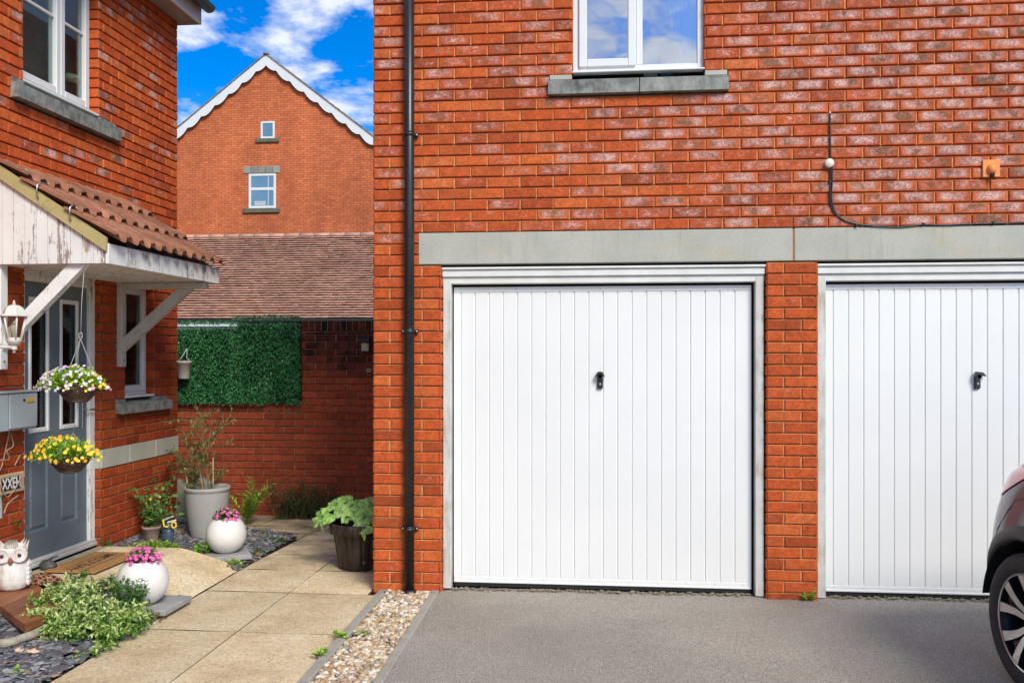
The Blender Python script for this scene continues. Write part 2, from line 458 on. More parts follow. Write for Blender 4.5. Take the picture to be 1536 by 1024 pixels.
# ================================================================== WORLD / SUN / CAMERA
SUN = Vector((.42, -.64, .65)).normalized()
def make_world():
    w = bpy.data.worlds.new('World'); sc.world = w; w.use_nodes = True; t = w.node_tree; t.nodes.clear()
    N = t.nodes.new; L = t.links.new
    out = N('ShaderNodeOutputWorld'); bg = N('ShaderNodeBackground'); L(bg.outputs[0], out.inputs[0])
    sky = N('ShaderNodeTexSky'); sky.sky_type = 'NISHITA'; sky.sun_disc = False
    sky.sun_elevation = math.asin(SUN.z); sky.sun_rotation = atan2(SUN.x, SUN.y)
    sky.air_density = 1.0; sky.dust_density = .4; sky.ozone_density = 2.0; sky.altitude = 200
    hs = N('ShaderNodeHueSaturation'); hs.inputs['Saturation'].default_value = 1.62; hs.inputs['Value'].default_value = 1.05
    hs.inputs['Hue'].default_value = .516
    L(sky.outputs[0], hs.inputs['Color'])
    tc = N('ShaderNodeTexCoord'); sep = N('ShaderNodeSeparateXYZ'); L(tc.outputs['Generated'], sep.inputs[0])
    def mth(op, a, b):
        n = N('ShaderNodeMath'); n.operation = op
        for i, v in enumerate((a, b)):
            if isinstance(v, (int, float)): n.inputs[i].default_value = v
            else: L(v, n.inputs[i])
        return n.outputs[0]
    zz = mth('ADD', mth('MAXIMUM', sep.outputs[2], 0.), .22)
    cx = mth('DIVIDE', sep.outputs[0], zz); cy = mth('DIVIDE', sep.outputs[1], zz)
    cb = N('ShaderNodeCombineXYZ'); L(cx, cb.inputs[0]); L(cy, cb.inputs[1]); cb.inputs[2].default_value = CLOUD_SEED
    n1 = N('ShaderNodeTexNoise'); n1.inputs['Scale'].default_value = 5.2; n1.inputs['Detail'].default_value = 9; n1.inputs['Roughness'].default_value = .56
    n1.inputs['Distortion'].default_value = .15; L(cb.outputs[0], n1.inputs['Vector'])
    n2 = N('ShaderNodeTexNoise'); n2.inputs['Scale'].default_value = 1.9; n2.inputs['Detail'].default_value = 2; L(cb.outputs[0], n2.inputs['Vector'])
    s = mth('ADD', mth('MULTIPLY', n1.outputs['Fac'], .75), mth('MULTIPLY', n2.outputs['Fac'], .25))
    cr = N('ShaderNodeValToRGB'); cr.color_ramp.elements[0].position = .50; cr.color_ramp.elements[1].position = .60
    L(s, cr.inputs[0])
    cf = mth('MULTIPLY', cr.outputs[0], .92)
    mx = N('ShaderNodeMix'); mx.data_type = 'RGBA'; L(cf, mx.inputs[0]); L(hs.outputs[0], mx.inputs[6])
    cc = N('ShaderNodeValToRGB'); cc.color_ramp.elements[0].position = .52; cc.color_ramp.elements[0].color = (4.4, 4.9, 6.0, 1)
    cc.color_ramp.elements[1].position = .68; cc.color_ramp.elements[1].color = (6.6, 6.7, 6.9, 1)
    L(s, cc.inputs[0]); L(cc.outputs[0], mx.inputs[7])
    # white glow round the sun direction, added as neutral fill light
    vn = N('ShaderNodeVectorMath'); vn.operation = 'NORMALIZE'; L(tc.outputs['Generated'], vn.inputs[0])
    dt = N('ShaderNodeVectorMath'); dt.operation = 'DOT_PRODUCT'; L(vn.outputs[0], dt.inputs[0]); dt.inputs[1].default_value = SUN
    gl = mth('POWER', mth('MAXIMUM', dt.outputs['Value'], 0.), 14.)
    ga = N('ShaderNodeMix'); ga.data_type = 'RGBA'; ga.blend_type = 'ADD'; ga.inputs[0].default_value = 1.
    gc = N('ShaderNodeVectorMath'); gc.operation = 'SCALE'; gc.inputs[0].default_value = (9.5, 9.2, 8.2); L(gl, gc.inputs['Scale'])
    L(mx.outputs[2], ga.inputs[6]); L(gc.outputs[0], ga.inputs[7])
    L(ga.outputs[2], bg.inputs[0]); bg.inputs[1].default_value = .168
CLOUD_SEED = 19.3
make_world()
sl = bpy.data.lights.new('sun', 'SUN'); sl.energy = 3.3; sl.angle = radians(20); sl.color = (1, .965, .82)
so = bpy.data.objects.new('sun', sl); C.objects.link(so); so.location = SUN*20
so.rotation_euler = (-SUN).to_track_quat('-Z', 'Y').to_euler()
cd = bpy.data.cameras.new('camera'); cam = bpy.data.objects.new('camera', cd); C.objects.link(cam)
cam.location = (0, 0, H); cam.rotation_euler = (pi/2, 0, TH)
cd.sensor_width = 36; cd.lens = F/1536*36; cd.shift_y = 21/1536; cd.clip_end = 2000
sc.camera = cam
sc.view_settings.view_transform = 'Standard'; sc.view_settings.look = 'None'; sc.view_settings.exposure = 0; sc.view_settings.gamma = 1

# ================================================================== GROUND
def zpath(y): return -.03*max(0., y-6.9)
def mk_asphalt():
    k = NT('asphalt'); 
    base = k.ramp(k.noise(1.1, 5, .6), [(.3, (.285, .252, .208)), (.7, (.365, .325, .272))])
    sp = k.ramp(k.noise(130, 3, .9, None, .8), [(.36, .35), (.5, 1.), (.64, 1.7)])
    base = k.mix(1., base, sp, 'MULTIPLY')
    base = k.mix(k.ramp(k.vor(95), [(.12, .6), (.2, 0.)]), base, (.45, .42, .38))
    base = k.mix(k.ramp(k.vor(17), [(.03, .9), (.05, 0.)]), base, (.6, .57, .5))
    base = k.mix(k.ramp(k.noise(42, 3, .7, None, 1.5), [(.3, .55), (.38, 0.)]), base, (.09, .08, .07))
    base = k.mix(k.ramp(k.noise(.7, 3, .5), [(.5, 0.), (.75, .3)]), base, (.12, .11, .1))
    k.color(base); k.rough(.9)
    h = k.math('ADD', k.noise(150, 4, .7), k.math('MULTIPLY', k.vor(110), .8)); k.bump(h, .8, .006); return k.mat
m = M(); S_ = 400
m.poly([(-S_, -S_, -.14), (S_, -S_, -.14), (S_, S_, -.14), (-S_, S_, -.14)])
struct(m.build('ground', simple('distant_ground', (.07, .08, .04), (.1, .09, .06), .95, .2), None))
m = M()
xs = [at(650, 1000, Z=0).x]
KX2a, KX2b = -1.175, -1.122
KX1a, KX1b = -1.535, -1.478
def asph_z(x, y): return .006+.012*max(0, min(1, (x+1)/3))
nx, ny = 30, 20
x0a, x1a, y0a, y1a = KX2b, 30, -30, YM+.16
gx = [x0a+(x1a-x0a)*(i/nx)**2 for i in range(nx+1)]; gy = [y0a+(y1a-y0a)*(1-(1-j/ny)**2) for j in range(ny+1)]
pts = [(x, y, asph_z(x, y)+.004*noise.noise(Vector((x*1.3, y*1.3, 0)))) for y in gy for x in gx]
m.faces(pts, [(j*(nx+1)+i, j*(nx+1)+i+1, (j+1)*(nx+1)+i+1, (j+1)*(nx+1)+i) for j in range(ny) for i in range(nx)], smooth=True)
struct(m.build('driveway', mk_asphalt(), None))

# path of riven sandstone-coloured slabs
def mk_paving():
    k = NT('buff_paving')
    v = k.map((1, 1, 1)); rn = k.attr('rnd')
    base = k.ramp(k.noise(2.4, 6, .65), [(.28, (.64, .48, .27)), (.5, (.84, .66, .40)), (.72, (.92, .77, .52))])
    rd = k.noise(26, 6, .8, k.map((.9, 1.1, 1)), 2.2)
    base = k.mix(1., base, k.ramp(rd, [(.34, .55), (.56, 1.12)]), 'MULTIPLY')
    base = k.mix(1., base, k.ramp(rn, [(0., .86), (1., 1.1)]), 'MULTIPLY')
    pits = k.ramp(k.noise(48, 4, .8, k.map((.7, 1.4, 1), (0, 0, .4)), 2.), [(.36, .9), (.42, 0.)])
    base = k.mix(pits, base, (.11, .075, .035))
    base = k.mix(k.ramp(k.noise(60, 3, .6), [(.66, 0.), (.75, .5)]), base, (.66, .55, .36))
    sp = k.n('ShaderNodeSeparateXYZ'); k.L(k.tc.outputs['Object'], sp.inputs[0])
    mo = k.math('MULTIPLY', k.ramp(k.noise(3, 5, .65), [(.42, 0.), (.6, .75)]), k.ramp(k.math('DIVIDE', sp.outputs[1], 10.), [(.6, .05), (.8, .8)]))
    base = k.mix(mo, base, (.13, .095, .045))
    k.color(base); k.rough(.88)
    h = k.math('ADD', k.math('MULTIPLY', rd, 1.), k.math('MULTIPLY', k.noise(34, 4, .75, k.map((.6, 1.6, 1), (0, 0, .4)), .8), .8))
    k.bump(h, .75, .012); return k.mat
m_pave = mk_paving()
m_joint = simple('slab_joint', (.06, .05, .03), (.11, .09, .05), .95, 30)
PX0, PXJ = -2.745, -2.15
m = M(); joints = [1.0, 1.7, 2.5, 3.35, 4.27, 5.18, 6.07, 6.71, 7.29, 7.9, 8.55, 9.41]
def slab(x0, x1, y0, y1, rv):
    g = .004; nx_ = 8; ny_ = 8; sd = rv*90
    P_ = []
    for j in range(ny_+1):
        for i in range(nx_+1):
            x = x0+g+(x1-x0-2*g)*i/nx_; y = y0+g+(y1-y0-2*g)*j/ny_
            e = (i in (0, nx_)) or (j in (0, ny_))
            P_.append((x+(.002*noise.noise(Vector((x*9, y*9, sd))) if e else 0), y, zpath(y)+.004*noise.noise(Vector((x*4, y*4, sd)))-(.003 if e else 0)))
    m.faces(P_, [(j*(nx_+1)+i, j*(nx_+1)+i+1, (j+1)*(nx_+1)+i+1, (j+1)*(nx_+1)+i) for j in range(ny_) for i in range(nx_)], 0, rv, True)
for a, b in zip(joints[:-1], joints[1:]):
    slab(PX0, PXJ, a, b, R.random()); 
    slab(PXJ, -1.505 if b < 6.1 else -1.60, a, b, R.random())
for a, b in ((7.98, 8.7), (8.7, 9.41)):
    for c_, d_ in ((-3.4, -2.75), (-4.1, -3.4), (-4.8, -4.1), (-5.6, -4.8)):
        slab(c_, d_, a, b, R.random())
m.poly([(PX0, 1, -.007), (-1.59, 1, -.007), (-1.59, 6.9, -.007), (PX0, 6.9, -.007)], 1)
m.poly([(-5.6, 6.9, -.009), (-1.59, 6.9, -.009), (-1.59, 9.5, -.088), (-5.6, 9.5, -.088)], 1)
struct(m.build('path', [m_pave, m_joint], None))

# kerbs
m_kerb = simple('concrete_kerb', (.27, .25, .21), (.40, .37, .31), .9, 7, bump=.5, bscale=60)
def kerb(name, xa, xb, segs, label, skew=0.0):
    t = thing(name, label, 'kerb', ((xa+xb)/2, 4, 0))
    for i, (a, b) in enumerate(segs):
        m = M(); dx0 = skew*(a-6.1); dx1 = skew*(b-6.1)
        m.box(xa, xb, a+.003, b-.003, -.06, .022+.004*(i % 2), .005)
        m.v = [(v[0]+skew*(v[1]-6.1), v[1], v[2]) for v in m.v]
        m.build('kerb_stone', m_kerb, t)
kerb('kerb_edging', KX1a, KX1b, [(1.5, 2.4), (2.4, 3.3), (3.3, 4.2), (4.2, 5.05), (5.05, 6.13)], 'narrow grey concrete edging between the buff path and the pebble strip', -.02)
kerb('kerb_edging', KX2a, KX2b, [(1.5, 2.4), (2.4, 3.3), (3.3, 4.2), (4.2, 5.15), (5.15, 6.15)], 'narrow pale concrete edging between the pebble strip and the tarmac drive', -.025)

# pebble strip
def mk_pebble():
    k = NT('pebbles'); r = k.attr('rnd')
    base = k.ramp(r, [(0., (.50, .36, .2)), (.2, (.66, .56, .4)), (.4, (.42, .25, .13)), (.55, (.7, .64, .54)), (.7, (.55, .42, .26)), (.85, (.3, .26, .22)), (1., (.72, .7, .64))], 'CONSTANT')
    base = k.mix(1., base, k.ramp(k.noise(50, 4, .7), [(.3, .75), (.7, 1.15)]), 'MULTIPLY')
    k.color(base); k.rough(.7); k.bump(k.noise(120, 3, .6), .2, .003); return k.mat
m = M(); rr = random.Random(11)
for i in range(5200):
    y = 3.0+(YM-3.02)*rr.random()
    xa_ = KX1b-.02*(y-6.1)+.004; xb_ = KX2a-.025*(y-6.1)-.004
    x = xa_+(xb_-xa_)*rr.random(); s_ = rr.choice((.007, .010, .012, .015, .019)) if y > 3.9 else .015
    rot = Matrix.Rotation(rr.uniform(0, 6.3), 3, 'Z') @ Matrix.Rotation(rr.uniform(-.5, .5), 3, 'X')
    z = -.006+.018*rr.random()
    m.blob((x, y, z), (s_*rr.uniform(.9, 1.5), s_*rr.uniform(.7, 1.), s_*rr.uniform(.5, .8)), rr.random()*50, 7, 4, .22, 0, rr.random(), rot)
m.poly([(-1.5, 0, -.012), (-1.05, 0, -.012), (-1.15, YM, -.012), (-1.5, YM, -.012)], 1)
tag(m.build('pebbles', [mk_pebble(), simple('pebble_soil', (.12, .09, .06), (.2, .15, .1), .95, 40)], None, (-1.3, 5, 0)), 'buff and cream pebbles filling the narrow strip beside the drive', 'pebbles', kind='stuff')

# slate beds with soil sloping up to the house
def bed_z(x, y):
    t = max(0., min(1., (PX0-x)/1.1)); return .0+.12*t
m_soil = simple('bed_soil', (.035, .026, .018), (.07, .052, .035), .95, 25, bump=.8, bscale=60)
m = M()
for (xa_, xb_, ya_, yb_) in ((XL+.0, PX0, 2.2, 5.8), (XL+.0, PX0, 6.5, 7.98)):
    nx_, ny_ = 12, 24
    P_ = [(xa_+(xb_-xa_)*i/nx_, ya_+(yb_-ya_)*j/ny_, bed_z(xa_+(xb_-xa_)*i/nx_, 0)-.012+.006*noise.noise(Vector((i*.9, j*.9, 1)))) for j in range(ny_+1) for i in range(nx_+1)]
    m.faces(P_, [(j*(nx_+1)+i, j*(nx_+1)+i+1, (j+1)*(nx_+1)+i+1, (j+1)*(nx_+1)+i) for j in range(ny_) for i in range(nx_)], 0, .5, True)
struct(m.build('bed_soil', m_soil, None))
def mk_slate():
    k = NT('slate'); r = k.attr('rnd')
    base = k.ramp(r, [(0., (.085, .088, .098)), (.25, (.15, .155, .168)), (.45, (.13, .11, .12)), (.6, (.26, .265, .275)), (.76, (.10, .105, .115)), (.88, (.33, .33, .33)), (.95, (.40, .24, .15))], 'CONSTANT')
    base = k.mix(1., base, k.ramp(k.noise(30, 4, .7), [(.3, .8), (.7, 1.25)]), 'MULTIPLY')
    k.color(base); k.rough(.55); k.bump(k.noise(60, 4, .7), .3, .003); return k.mat
m_slate = mk_slate()
def slates(name, xa_, xb_, ya_, yb_, n, seed, label):
    m = M(); rr = random.Random(seed)
    for i in range(n):
        x = xa_+(xb_-xa_)*rr.random(); y = ya_+(yb_-ya_)*rr.random()
        L_ = rr.choice((.018, .026, .034, .045)); w = L_*rr.uniform(.45, .8); th = rr.uniform(.003, .007)
        nn = rr.choice((5, 6, 7)); rot = Matrix.Rotation(rr.uniform(0, 6.3), 3, 'Z') @ Matrix.Rotation(rr.gauss(0, .22), 3, 'X') @ Matrix.Rotation(rr.gauss(0, .22), 3, 'Y')
        if x > PX0-L_*.35: continue
        c = Vector((x, y, bed_z(x, y)+.004+.016*rr.random())); ring = []
        for k_ in range(nn):
            a = 2*pi*(k_+rr.uniform(-.25, .25))/nn; q = rr.uniform(.8, 1.1)
            ring.append((cos(a)*L_*q, sin(a)*w*q))
        top = [c+rot @ Vector((p[0]*.93, p[1]*.93, th/2)) for p in ring]; mid = [c+rot @ Vector((p[0], p[1], th*.2)) for p in ring]
        bot = [c+rot @ Vector((p[0]*.95, p[1]*.95, -th/2)) for p in ring]
        fs = [tuple(range(nn))]
        for k_ in range(nn):
            k2 = (k_+1) % nn; fs += [(nn+k_, nn+k2, k2, k_), (2*nn+k_, 2*nn+k2, nn+k2, nn+k_)]
        m.faces(top+mid+bot, fs, 0, rr.random())
    o = m.build(name, m_slate, None, ((xa_+xb_)/2, (ya_+yb_)/2, 0)); tag(o, label, 'slate chippings', kind='stuff')
slates('slate_chippings', XL+.02, PX0+.01, 3.7, 5.78, 6800, 5, 'grey slate chippings in the front bed beside the path')
slates('slate_chippings', XL+.02, PX0+.01, 6.62, 7.97, 3000, 6, 'grey slate chippings in the small bed around the tall grey pot')

# ================================================================== GARAGE BUILDING
GB = thing('garage_building', 'red brick building with two white garage doors, grey lintels and a white window above', 'building', (1.3, YM, 0))
GX0 = at(561, 600, Y=YM).x
O1a = at(661.5, 600, Y=YM).x; O1b = at(1150.5, 600, Y=YM).x; O2a = at(1225.5, 600, Y=YM).x; O2b = O2a+(O1b-O1a)
GX1 = O2b+.46
ZL0 = 30*.075-.012; ZL1 = 33*.075-.012+.0
LT0 = at(628, 370, Y=YM).x; LTJ = at(1190, 370, Y=YM).x; LT1 = LTJ+(LTJ-LT0)
WX0 = at(858, 60, Y=YM).x; WX1 = at(1057, 60, Y=YM).x; WZ0 = 47*.075-.012; WZ1 = WZ0+1.2
SX0 = at(823, 60, Y=YM).x; SX1 = at(1092, 60, Y=YM).x; SZ0 = 45*.075-.012; SZ1 = WZ0
def g_main(u, z, rr):
    x = GX0+u
    if z < 2.4: return rr.choice((0, .0, .08, .25)) if rr.random() < .7 else .0
    b = .24+.12*max(0, (x+1.2))+.05*(z-2.5)
    return max(0, min(1, b+rr.uniform(-.25, .25)))
B = Bricks()
holes = [(O1a-GX0, O2b-GX0, -.1, ZL0), (LT0-GX0, LT1-GX0, ZL0, ZL1),
         (WX0-GX0, WX1-GX0, WZ0, WZ1), (SX0-GX0, SX1-GX0, SZ0, SZ1)]
GT = 5.40
B.wall((GX0, YM, 0), (1, 0, 0), (0, -1, 0), 0, GX1-GX0, -.02, GT, holes, -.012, 0, g_main, seed=2)
B.wall((O1b, YM, 0), (1, 0, 0), (0, -1, 0), 0, O2a-O1b, -.02, ZL0, (), -.012, -.004, g_main, seed=6)
# outer left side wall, and the returns of the openings
B.wall((GX0, YM, 0), (0, 1, 0), (-1, 0, 0), 0.0, 6.0, -.1, GT, (), -.012, .1125, lambda u, z, r: r.random()*.2, seed=4)
for (x_, n_) in ((O1a, 1), (O1b, -1), (O2a, 1), (O2b, -1)):
    B.wall((x_, YM+.0, 0), (0, 1, 0), (n_, 0, 0), .0, .11, -.02, ZL0, (), -.012, .0, None, seed=int(abs(x_)*100))
for (x_, n_) in ((WX0, 1), (WX1, -1)):
    B.wall((x_, YM, 0), (0, 1, 0), (n_, 0, 0), .0, .11, WZ0, WZ1, (), -.012, 0, None, seed=9)
B.build('wall', [m_brick, m_mortar], GB)
# inner core (dark inside) so that nothing shows through
m = M()
m.box(GX0+.035, O1a-.02, YM+.035, 12.1, -.05, ZL0, 0); m.box(GX0+.035, GX1, YM+.4, 12.1, ZL0, WZ0-.05, 0); m.box(O1b+.02, O2a-.02, YM+.035, 12.1, -.05, ZL0, 0)
m.box(GX1-.4, GX1, YM+.035, 12.1, -.05, ZL0, 0); m.box(GX0+.035, GX1, 12.0, 12.2, -.05, GT, 0)
m.box(GX0+.035, WX0-.02, YM+.035, 11.9, WZ0-.04, GT, 0); m.box(WX1+.02, GX1-.001, YM+.035, 11.9, WZ0-.04, GT, 0)
m.box(GX0+.04, GX1-.01, YM+.035, YM+.39, ZL1-.1, WZ0-.06, 0)
m.box(O1a-.1, O2b+.1, YM+.5, YM+.6, -.05, ZL0-.001, 0)
m.build('inner_wall', simple('plain_brick', (.3, .07, .03), (.36, .09, .04), .9, 5), GB)
# roof
m_tile_far = simple('roof_tile_plain', (.17, .075, .05), (.26, .12, .08), .85, 6, bump=.4, bscale=30, rndmix=.3)
m = M(); mid = (YM+12.2)/2
for (ya_, yb_, s1) in ((YM-.35, mid, 1), (12.55, mid, -1)):
    n_ = 26
    for i in range(n_):
        t0 = i/n_; t1 = (i+1)/n_
        y_0 = ya_+(yb_-ya_)*t0; y_1 = ya_+(yb_-ya_)*t1; z_0 = GT+.02+(2.6)*t0; z_1 = GT+.02+2.6*t1
        m.poly([(GX0-.25, y_0, z_0+.03), (GX1+.25, y_0, z_0+.03), (GX1+.25, y_1, z_1), (GX0-.25, y_1, z_1)], 0, R.random())
        m.poly([(GX0-.25, y_0, z_0), (GX1+.25, y_0, z_0), (GX1+.25, y_0, z_0+.03), (GX0-.25, y_0, z_0+.03)], 0, R.random())
m.build('roof', m_tile_far, GB)
m = M(); m.poly([(GX0+.02, YM-.34, GT), (GX1, YM-.34, GT), (GX1, 12.5, GT), (GX0+.02, 12.5, GT)])
for x_ in (GX0, GX1):
    m.poly([(x_, YM, GT), (x_, 12.2, GT), (x_, mid, GT+2.6)])
m.box(GX0-.2, GX1+.2, YM-.37, YM-.35, GT-.14, GT+.02, .003)
m.build('soffit', m_white, GB)
m = M(); m.box(GX0-.2, GX1+.2, YM-.47, YM-.375, GT-.09, GT-.0, .03); m.build('gutter', m_black, GB)
# lintels
for i, (a, b) in enumerate(((LT0, LTJ-.006), (LTJ+.006, LT1))):
    m = M(); m.box(a, b, YM-.007, YM+.2, ZL0+.004, ZL1-.006, .004, 0, i*.5); m.build('lintel', m_lintel, GB)
m = M(); m.box(LTJ-.006, LTJ+.006, YM-.001, YM+.02, ZL0+.006, ZL1-.008, 0); m.build('lintel_joint', simple('orange_mortar', (.42, .12, .04), (.5, .18, .08), .95, 20), GB)
# upper window sill
m = M(); mx_ = at(959, 130, Y=YM).x
for (a, b) in ((SX0, mx_-.003), (mx_+.003, SX1)):
    z_ = SZ0+.01
    P_ = []
    for x_ in (a, b):
        P_ += [(x_, YM-.045, z_), (x_, YM+.1, z_), (x_, YM+.1, SZ1-.012), (x_, YM-.005, SZ1-.036), (x_, YM-.045, SZ1-.05)]
    m.faces(P_, [(0, 1, 2, 3, 4), (9, 8, 7, 6, 5), (0, 4, 9, 5), (4, 3, 8, 9), (3, 2, 7, 8), (0, 5, 6, 1), (1, 6, 7, 2)], 0)
m.build('window_sill', m_sill, GB)
m = M(); m.box(SX0+.006, WX0-.001, YM-.010, YM+.05, SZ1-.036, SZ1-.003, .003); m.build('window_sill', m_lintel, GB); m = M(); m.box(WX1+.001, SX1-.006, YM-.010, YM+.05, SZ1-.036, SZ1-.003, .003)
m.build('window_sill', m_lintel, GB)
# upper window
FY = YM+.035
W = M(); f_ = .045
cxm = (at(957, 60, Y=FY).x)
W.box(WX0+.002, WX0+f_, FY, FY+.06, WZ0+.018, WZ1, .004); W.box(WX1-f_, WX1-.002, FY, FY+.06, WZ0+.018, WZ1, .004)
W.box(WX0+f_, WX1-f_, FY, FY+.06, WZ0+.018, WZ0+.018+f_, .004); W.box(WX0+f_, WX1-f_, FY, FY+.06, WZ1-f_, WZ1, .004)
W.box(cxm-.012, cxm+.03, FY, FY+.06, WZ0+.063, WZ1-f_, .004)
W.box(WX0+.001, WX1-.001, FY-.05, FY+.02, WZ0+.006, WZ0+.0175, .003)
win = W.build('window', m_white, GB)
SS = M(); a, b = at(868, 60, Y=FY-.012).x, at(954, 60, Y=FY-.012).x
zc0 = WZ0+.052
SS.box(a, a+.055, FY-.018, FY+.04, zc0, WZ1-.03, .006); SS.box(b-.055, b, FY-.018, FY+.04, zc0, WZ1-.03, .006)
SS.box(a+.055, b-.055, FY-.018, FY+.04, zc0, zc0+.055, .006); SS.box(a+.055, b-.055, FY-.018, FY+.04, WZ1-.085, WZ1-.03, .006)
SS.build('window_sash', m_white, win)
m = M(); m.box(a+.05, b-.05, FY+.012, FY+.018, zc0+.05, WZ1-.08, 0); m.build('pane', m_glass, win)
gz = WZ0+.018+f_
m = M(); m.box(cxm+.024, WX1-f_+.005, FY+.022, FY+.028, gz-.005, WZ1-.04, 0); m.build('pane', m_glass, win)
# room behind: dark box, net curtain, things on the inner ledge
m = M()
m.box(WX0-.03, WX1+.03, FY+1.4, FY+1.42, WZ0-.05, WZ1+.05, 0)
m.build('room_back', simple('room_dark', (.07, .08, .09), (.04, .05, .06), .9, 2), GB)
m = M(); c0 = at(1018, 60, Y=FY+.1).x; n_ = 24
P_ = []
for i in range(n_+1):
    x_ = c0+(WX1-.02-c0)*i/n_; y_ = FY+.13+.018*sin(i*1.7)
    P_ += [(x_-.12*(1-i/n_)*0, y_, WZ0+.05), (x_-.16+.12*i/n_, y_, WZ1-.05)]
m.faces(P_, [(2*i, 2*i+2, 2*i+3, 2*i+1) for i in range(n_)], 0, .5, True); m.build('curtain', simple('net_curtain', (.8, .83, .85), None, .9), win)
m = M(); q = at(976, 85, Y=FY+.2); m.box(q.x-.05, q.x+.045, FY+.17, FY+.19, WZ0+.02, q.z+.06, .002); m.build('picture_card', simple('card', (.62, .6, .5), (.5, .5, .4), .7, 10), win)
m = M(); q = at(1022, 95, Y=FY+.22); m.blob((q.x, q.y, WZ0+.10), (.085, .06, .07), 3, 14, 9, .25, 0); m.blob((q.x-.1, q.y+.05, WZ0+.08), (.05, .05, .06), 5, 12, 8, .2, 0); m.build('ornament', simple('teal_glass', (.07, .22, .28), (.2, .4, .42), .25, 12), win)

# garage doors
m_rubber = simple('seal_rubber', (.01, .01, .011), None, .6)
def garage_door(xa, xb, handle_px, hook, lab):
    """xa..xb: brick opening"""
    dy = YM+.085
    fr = M(); fw = .056; ft = .03
    zt = ZL0
    fr.box(xa+.008, xa+.008+fw, YM+ft, YM+.15, .02, zt-.09, .004, 1); fr.box(xb-.014-fw, xb-.014, YM+ft, YM+.15, .02, zt-.09, .004, 1)
    fr.box(xa+.004, xb-.01, YM+ft+.003, YM+.15, zt-.128, zt-.082, .004, 0)
    fr.box(xa+.004, xb-.008, YM+ft-.014, YM+.15, zt-.0815, zt-.034, .005, 0)
    fr.box(xa+.002, xb-.006, YM+ft-.028, YM+.15, zt-.0335, zt-.016, .006, 0)
    frame = fr.build('door_frame', [m_frame, m_jamb], GB)
    la = xa+.075; lb = xb-.088; z0 = .055; z1 = zt-.146
    d = M(); sp = (lb-la-.06)/20.0
    d.box(la, lb, dy, dy+.03, z0, z0+.04, .003); d.box(la, lb, dy, dy+.03, z1-.036, z1, .003)
    prof = [(la, 0)]
    u = la+.045
    gd = .009
    for i in range(21):
        prof += [(u-.004, 0), (u-.0015, gd), (u+.003, gd), (u+.0095, .0005)]
        u += sp
        if u > lb-.02: break
    prof.append((lb, 0))
    P_ = []; 
    for (x_, g_) in prof: P_ += [(x_, dy+.002+g_, z0+.0405), (x_, dy+.002+g_, z1-.0365)]
    d.faces(P_, [(2*i, 2*i+2, 2*i+3, 2*i+1) for i in range(len(prof)-1)], 0)
    # rounded ends of the pressings
    for i in range(1, 5*20):
        pass
    d.box(la, lb, dy-.004, dy+.01, z0-.002, z0+.012, .003, 0)
    rv = M()
    for i in range(11):
        x_ = la+.05+(lb-la-.1)*i/10
        for z_ in (z0+.026, z1-.018):
            d.blob((x_, dy-.0005, z_), (.003, .002, .003), 1, 6, 4, 0, 1)
    door = d.build('garage_door', [m_garage, simple('rivet_grey', (.35, .33, .3), None, .5)], GB)
    sl_ = M(); sl_.box(la+.005, lb-.005, dy+.006, dy+.03, z0-.03, z0-.001, .002); sl_.build('bottom_seal', m_rubber, door)
    v_ = M(); v_.box(xa+.06, xb-.06, dy+.04, dy+.06, -.02, zt-.1, 0); v_.build('door_backing', m_dark, door)
    # handle
    hp = at(handle_px, 570, Y=dy-.02); h = M(); hx = hp.x
    zz = at(handle_px, 583, Y=dy-.01).z; zt_ = at(handle_px, 557, Y=dy-.01).z
    h.box(hx-.019, hx+.019, dy-.018, dy, zz, zt_-.035, .006)
    h.lathe([(0, -.0), (.016, .0), (.016, .02), (.013, .026), (0, .026)], (hx, dy-.018, zt_-.03), 16, rot=Matrix.Rotation(pi/2, 3, 'X'))
    if hook:
        P_ = [(hx-.034, zt_-.036), (hx-.020, zt_-.006), (hx-.010, zt_), (hx+.010, zt_), (hx+.020, zt_-.006), (hx+.034, zt_-.036), (hx+.022, zt_-.034), (hx+.014, zt_-.045), (hx-.014, zt_-.045), (hx-.022, zt_-.034)]
    else:
        P_ = [(hx-.019, zt_-.036), (hx-.019, zt_-.004), (hx-.012, zt_), (hx+.026, zt_-.004), (hx+.045, zt_-.024), (hx+.045, zt_-.032), (hx+.02, zt_-.028), (hx+.018, zt_-.04), (hx, zt_-.045), (hx-.015, zt_-.045)]
    n_ = len(P_)
    for (q0, q1, e0, e1) in ((dy-.012, dy-.036, 1, 1), (dy-.036, dy-.044, 1, .86)):
        cxp = hx; czp = zt_-.02
        A = [((x_-cxp)*e0+cxp, q0, (z_-czp)*e0+czp) for x_, z_ in P_]; Bq = [((x_-cxp)*e1+cxp, q1, (z_-czp)*e1+czp) for x_, z_ in P_]
        fs = [(i, (i+1) % n_, n_+(i+1) % n_, n_+i) for i in range(n_)]
        if e1 != 1: fs.append(tuple(range(n_, 2*n_)))
        h.faces(A+Bq, fs, 0)
    h.lathe([(0, 0), (.007, 0), (.007, .004), (0, .004)], (hx, dy-.017, zz+.032), 12, 1, rot=Matrix.Rotation(pi/2, 3, 'X'))
    h.build('handle', [m_black, m_silver], door)
garage_door(O1a, O1b, 900, True, '')
garage_door(O2a, O2b, 1467, False, '')
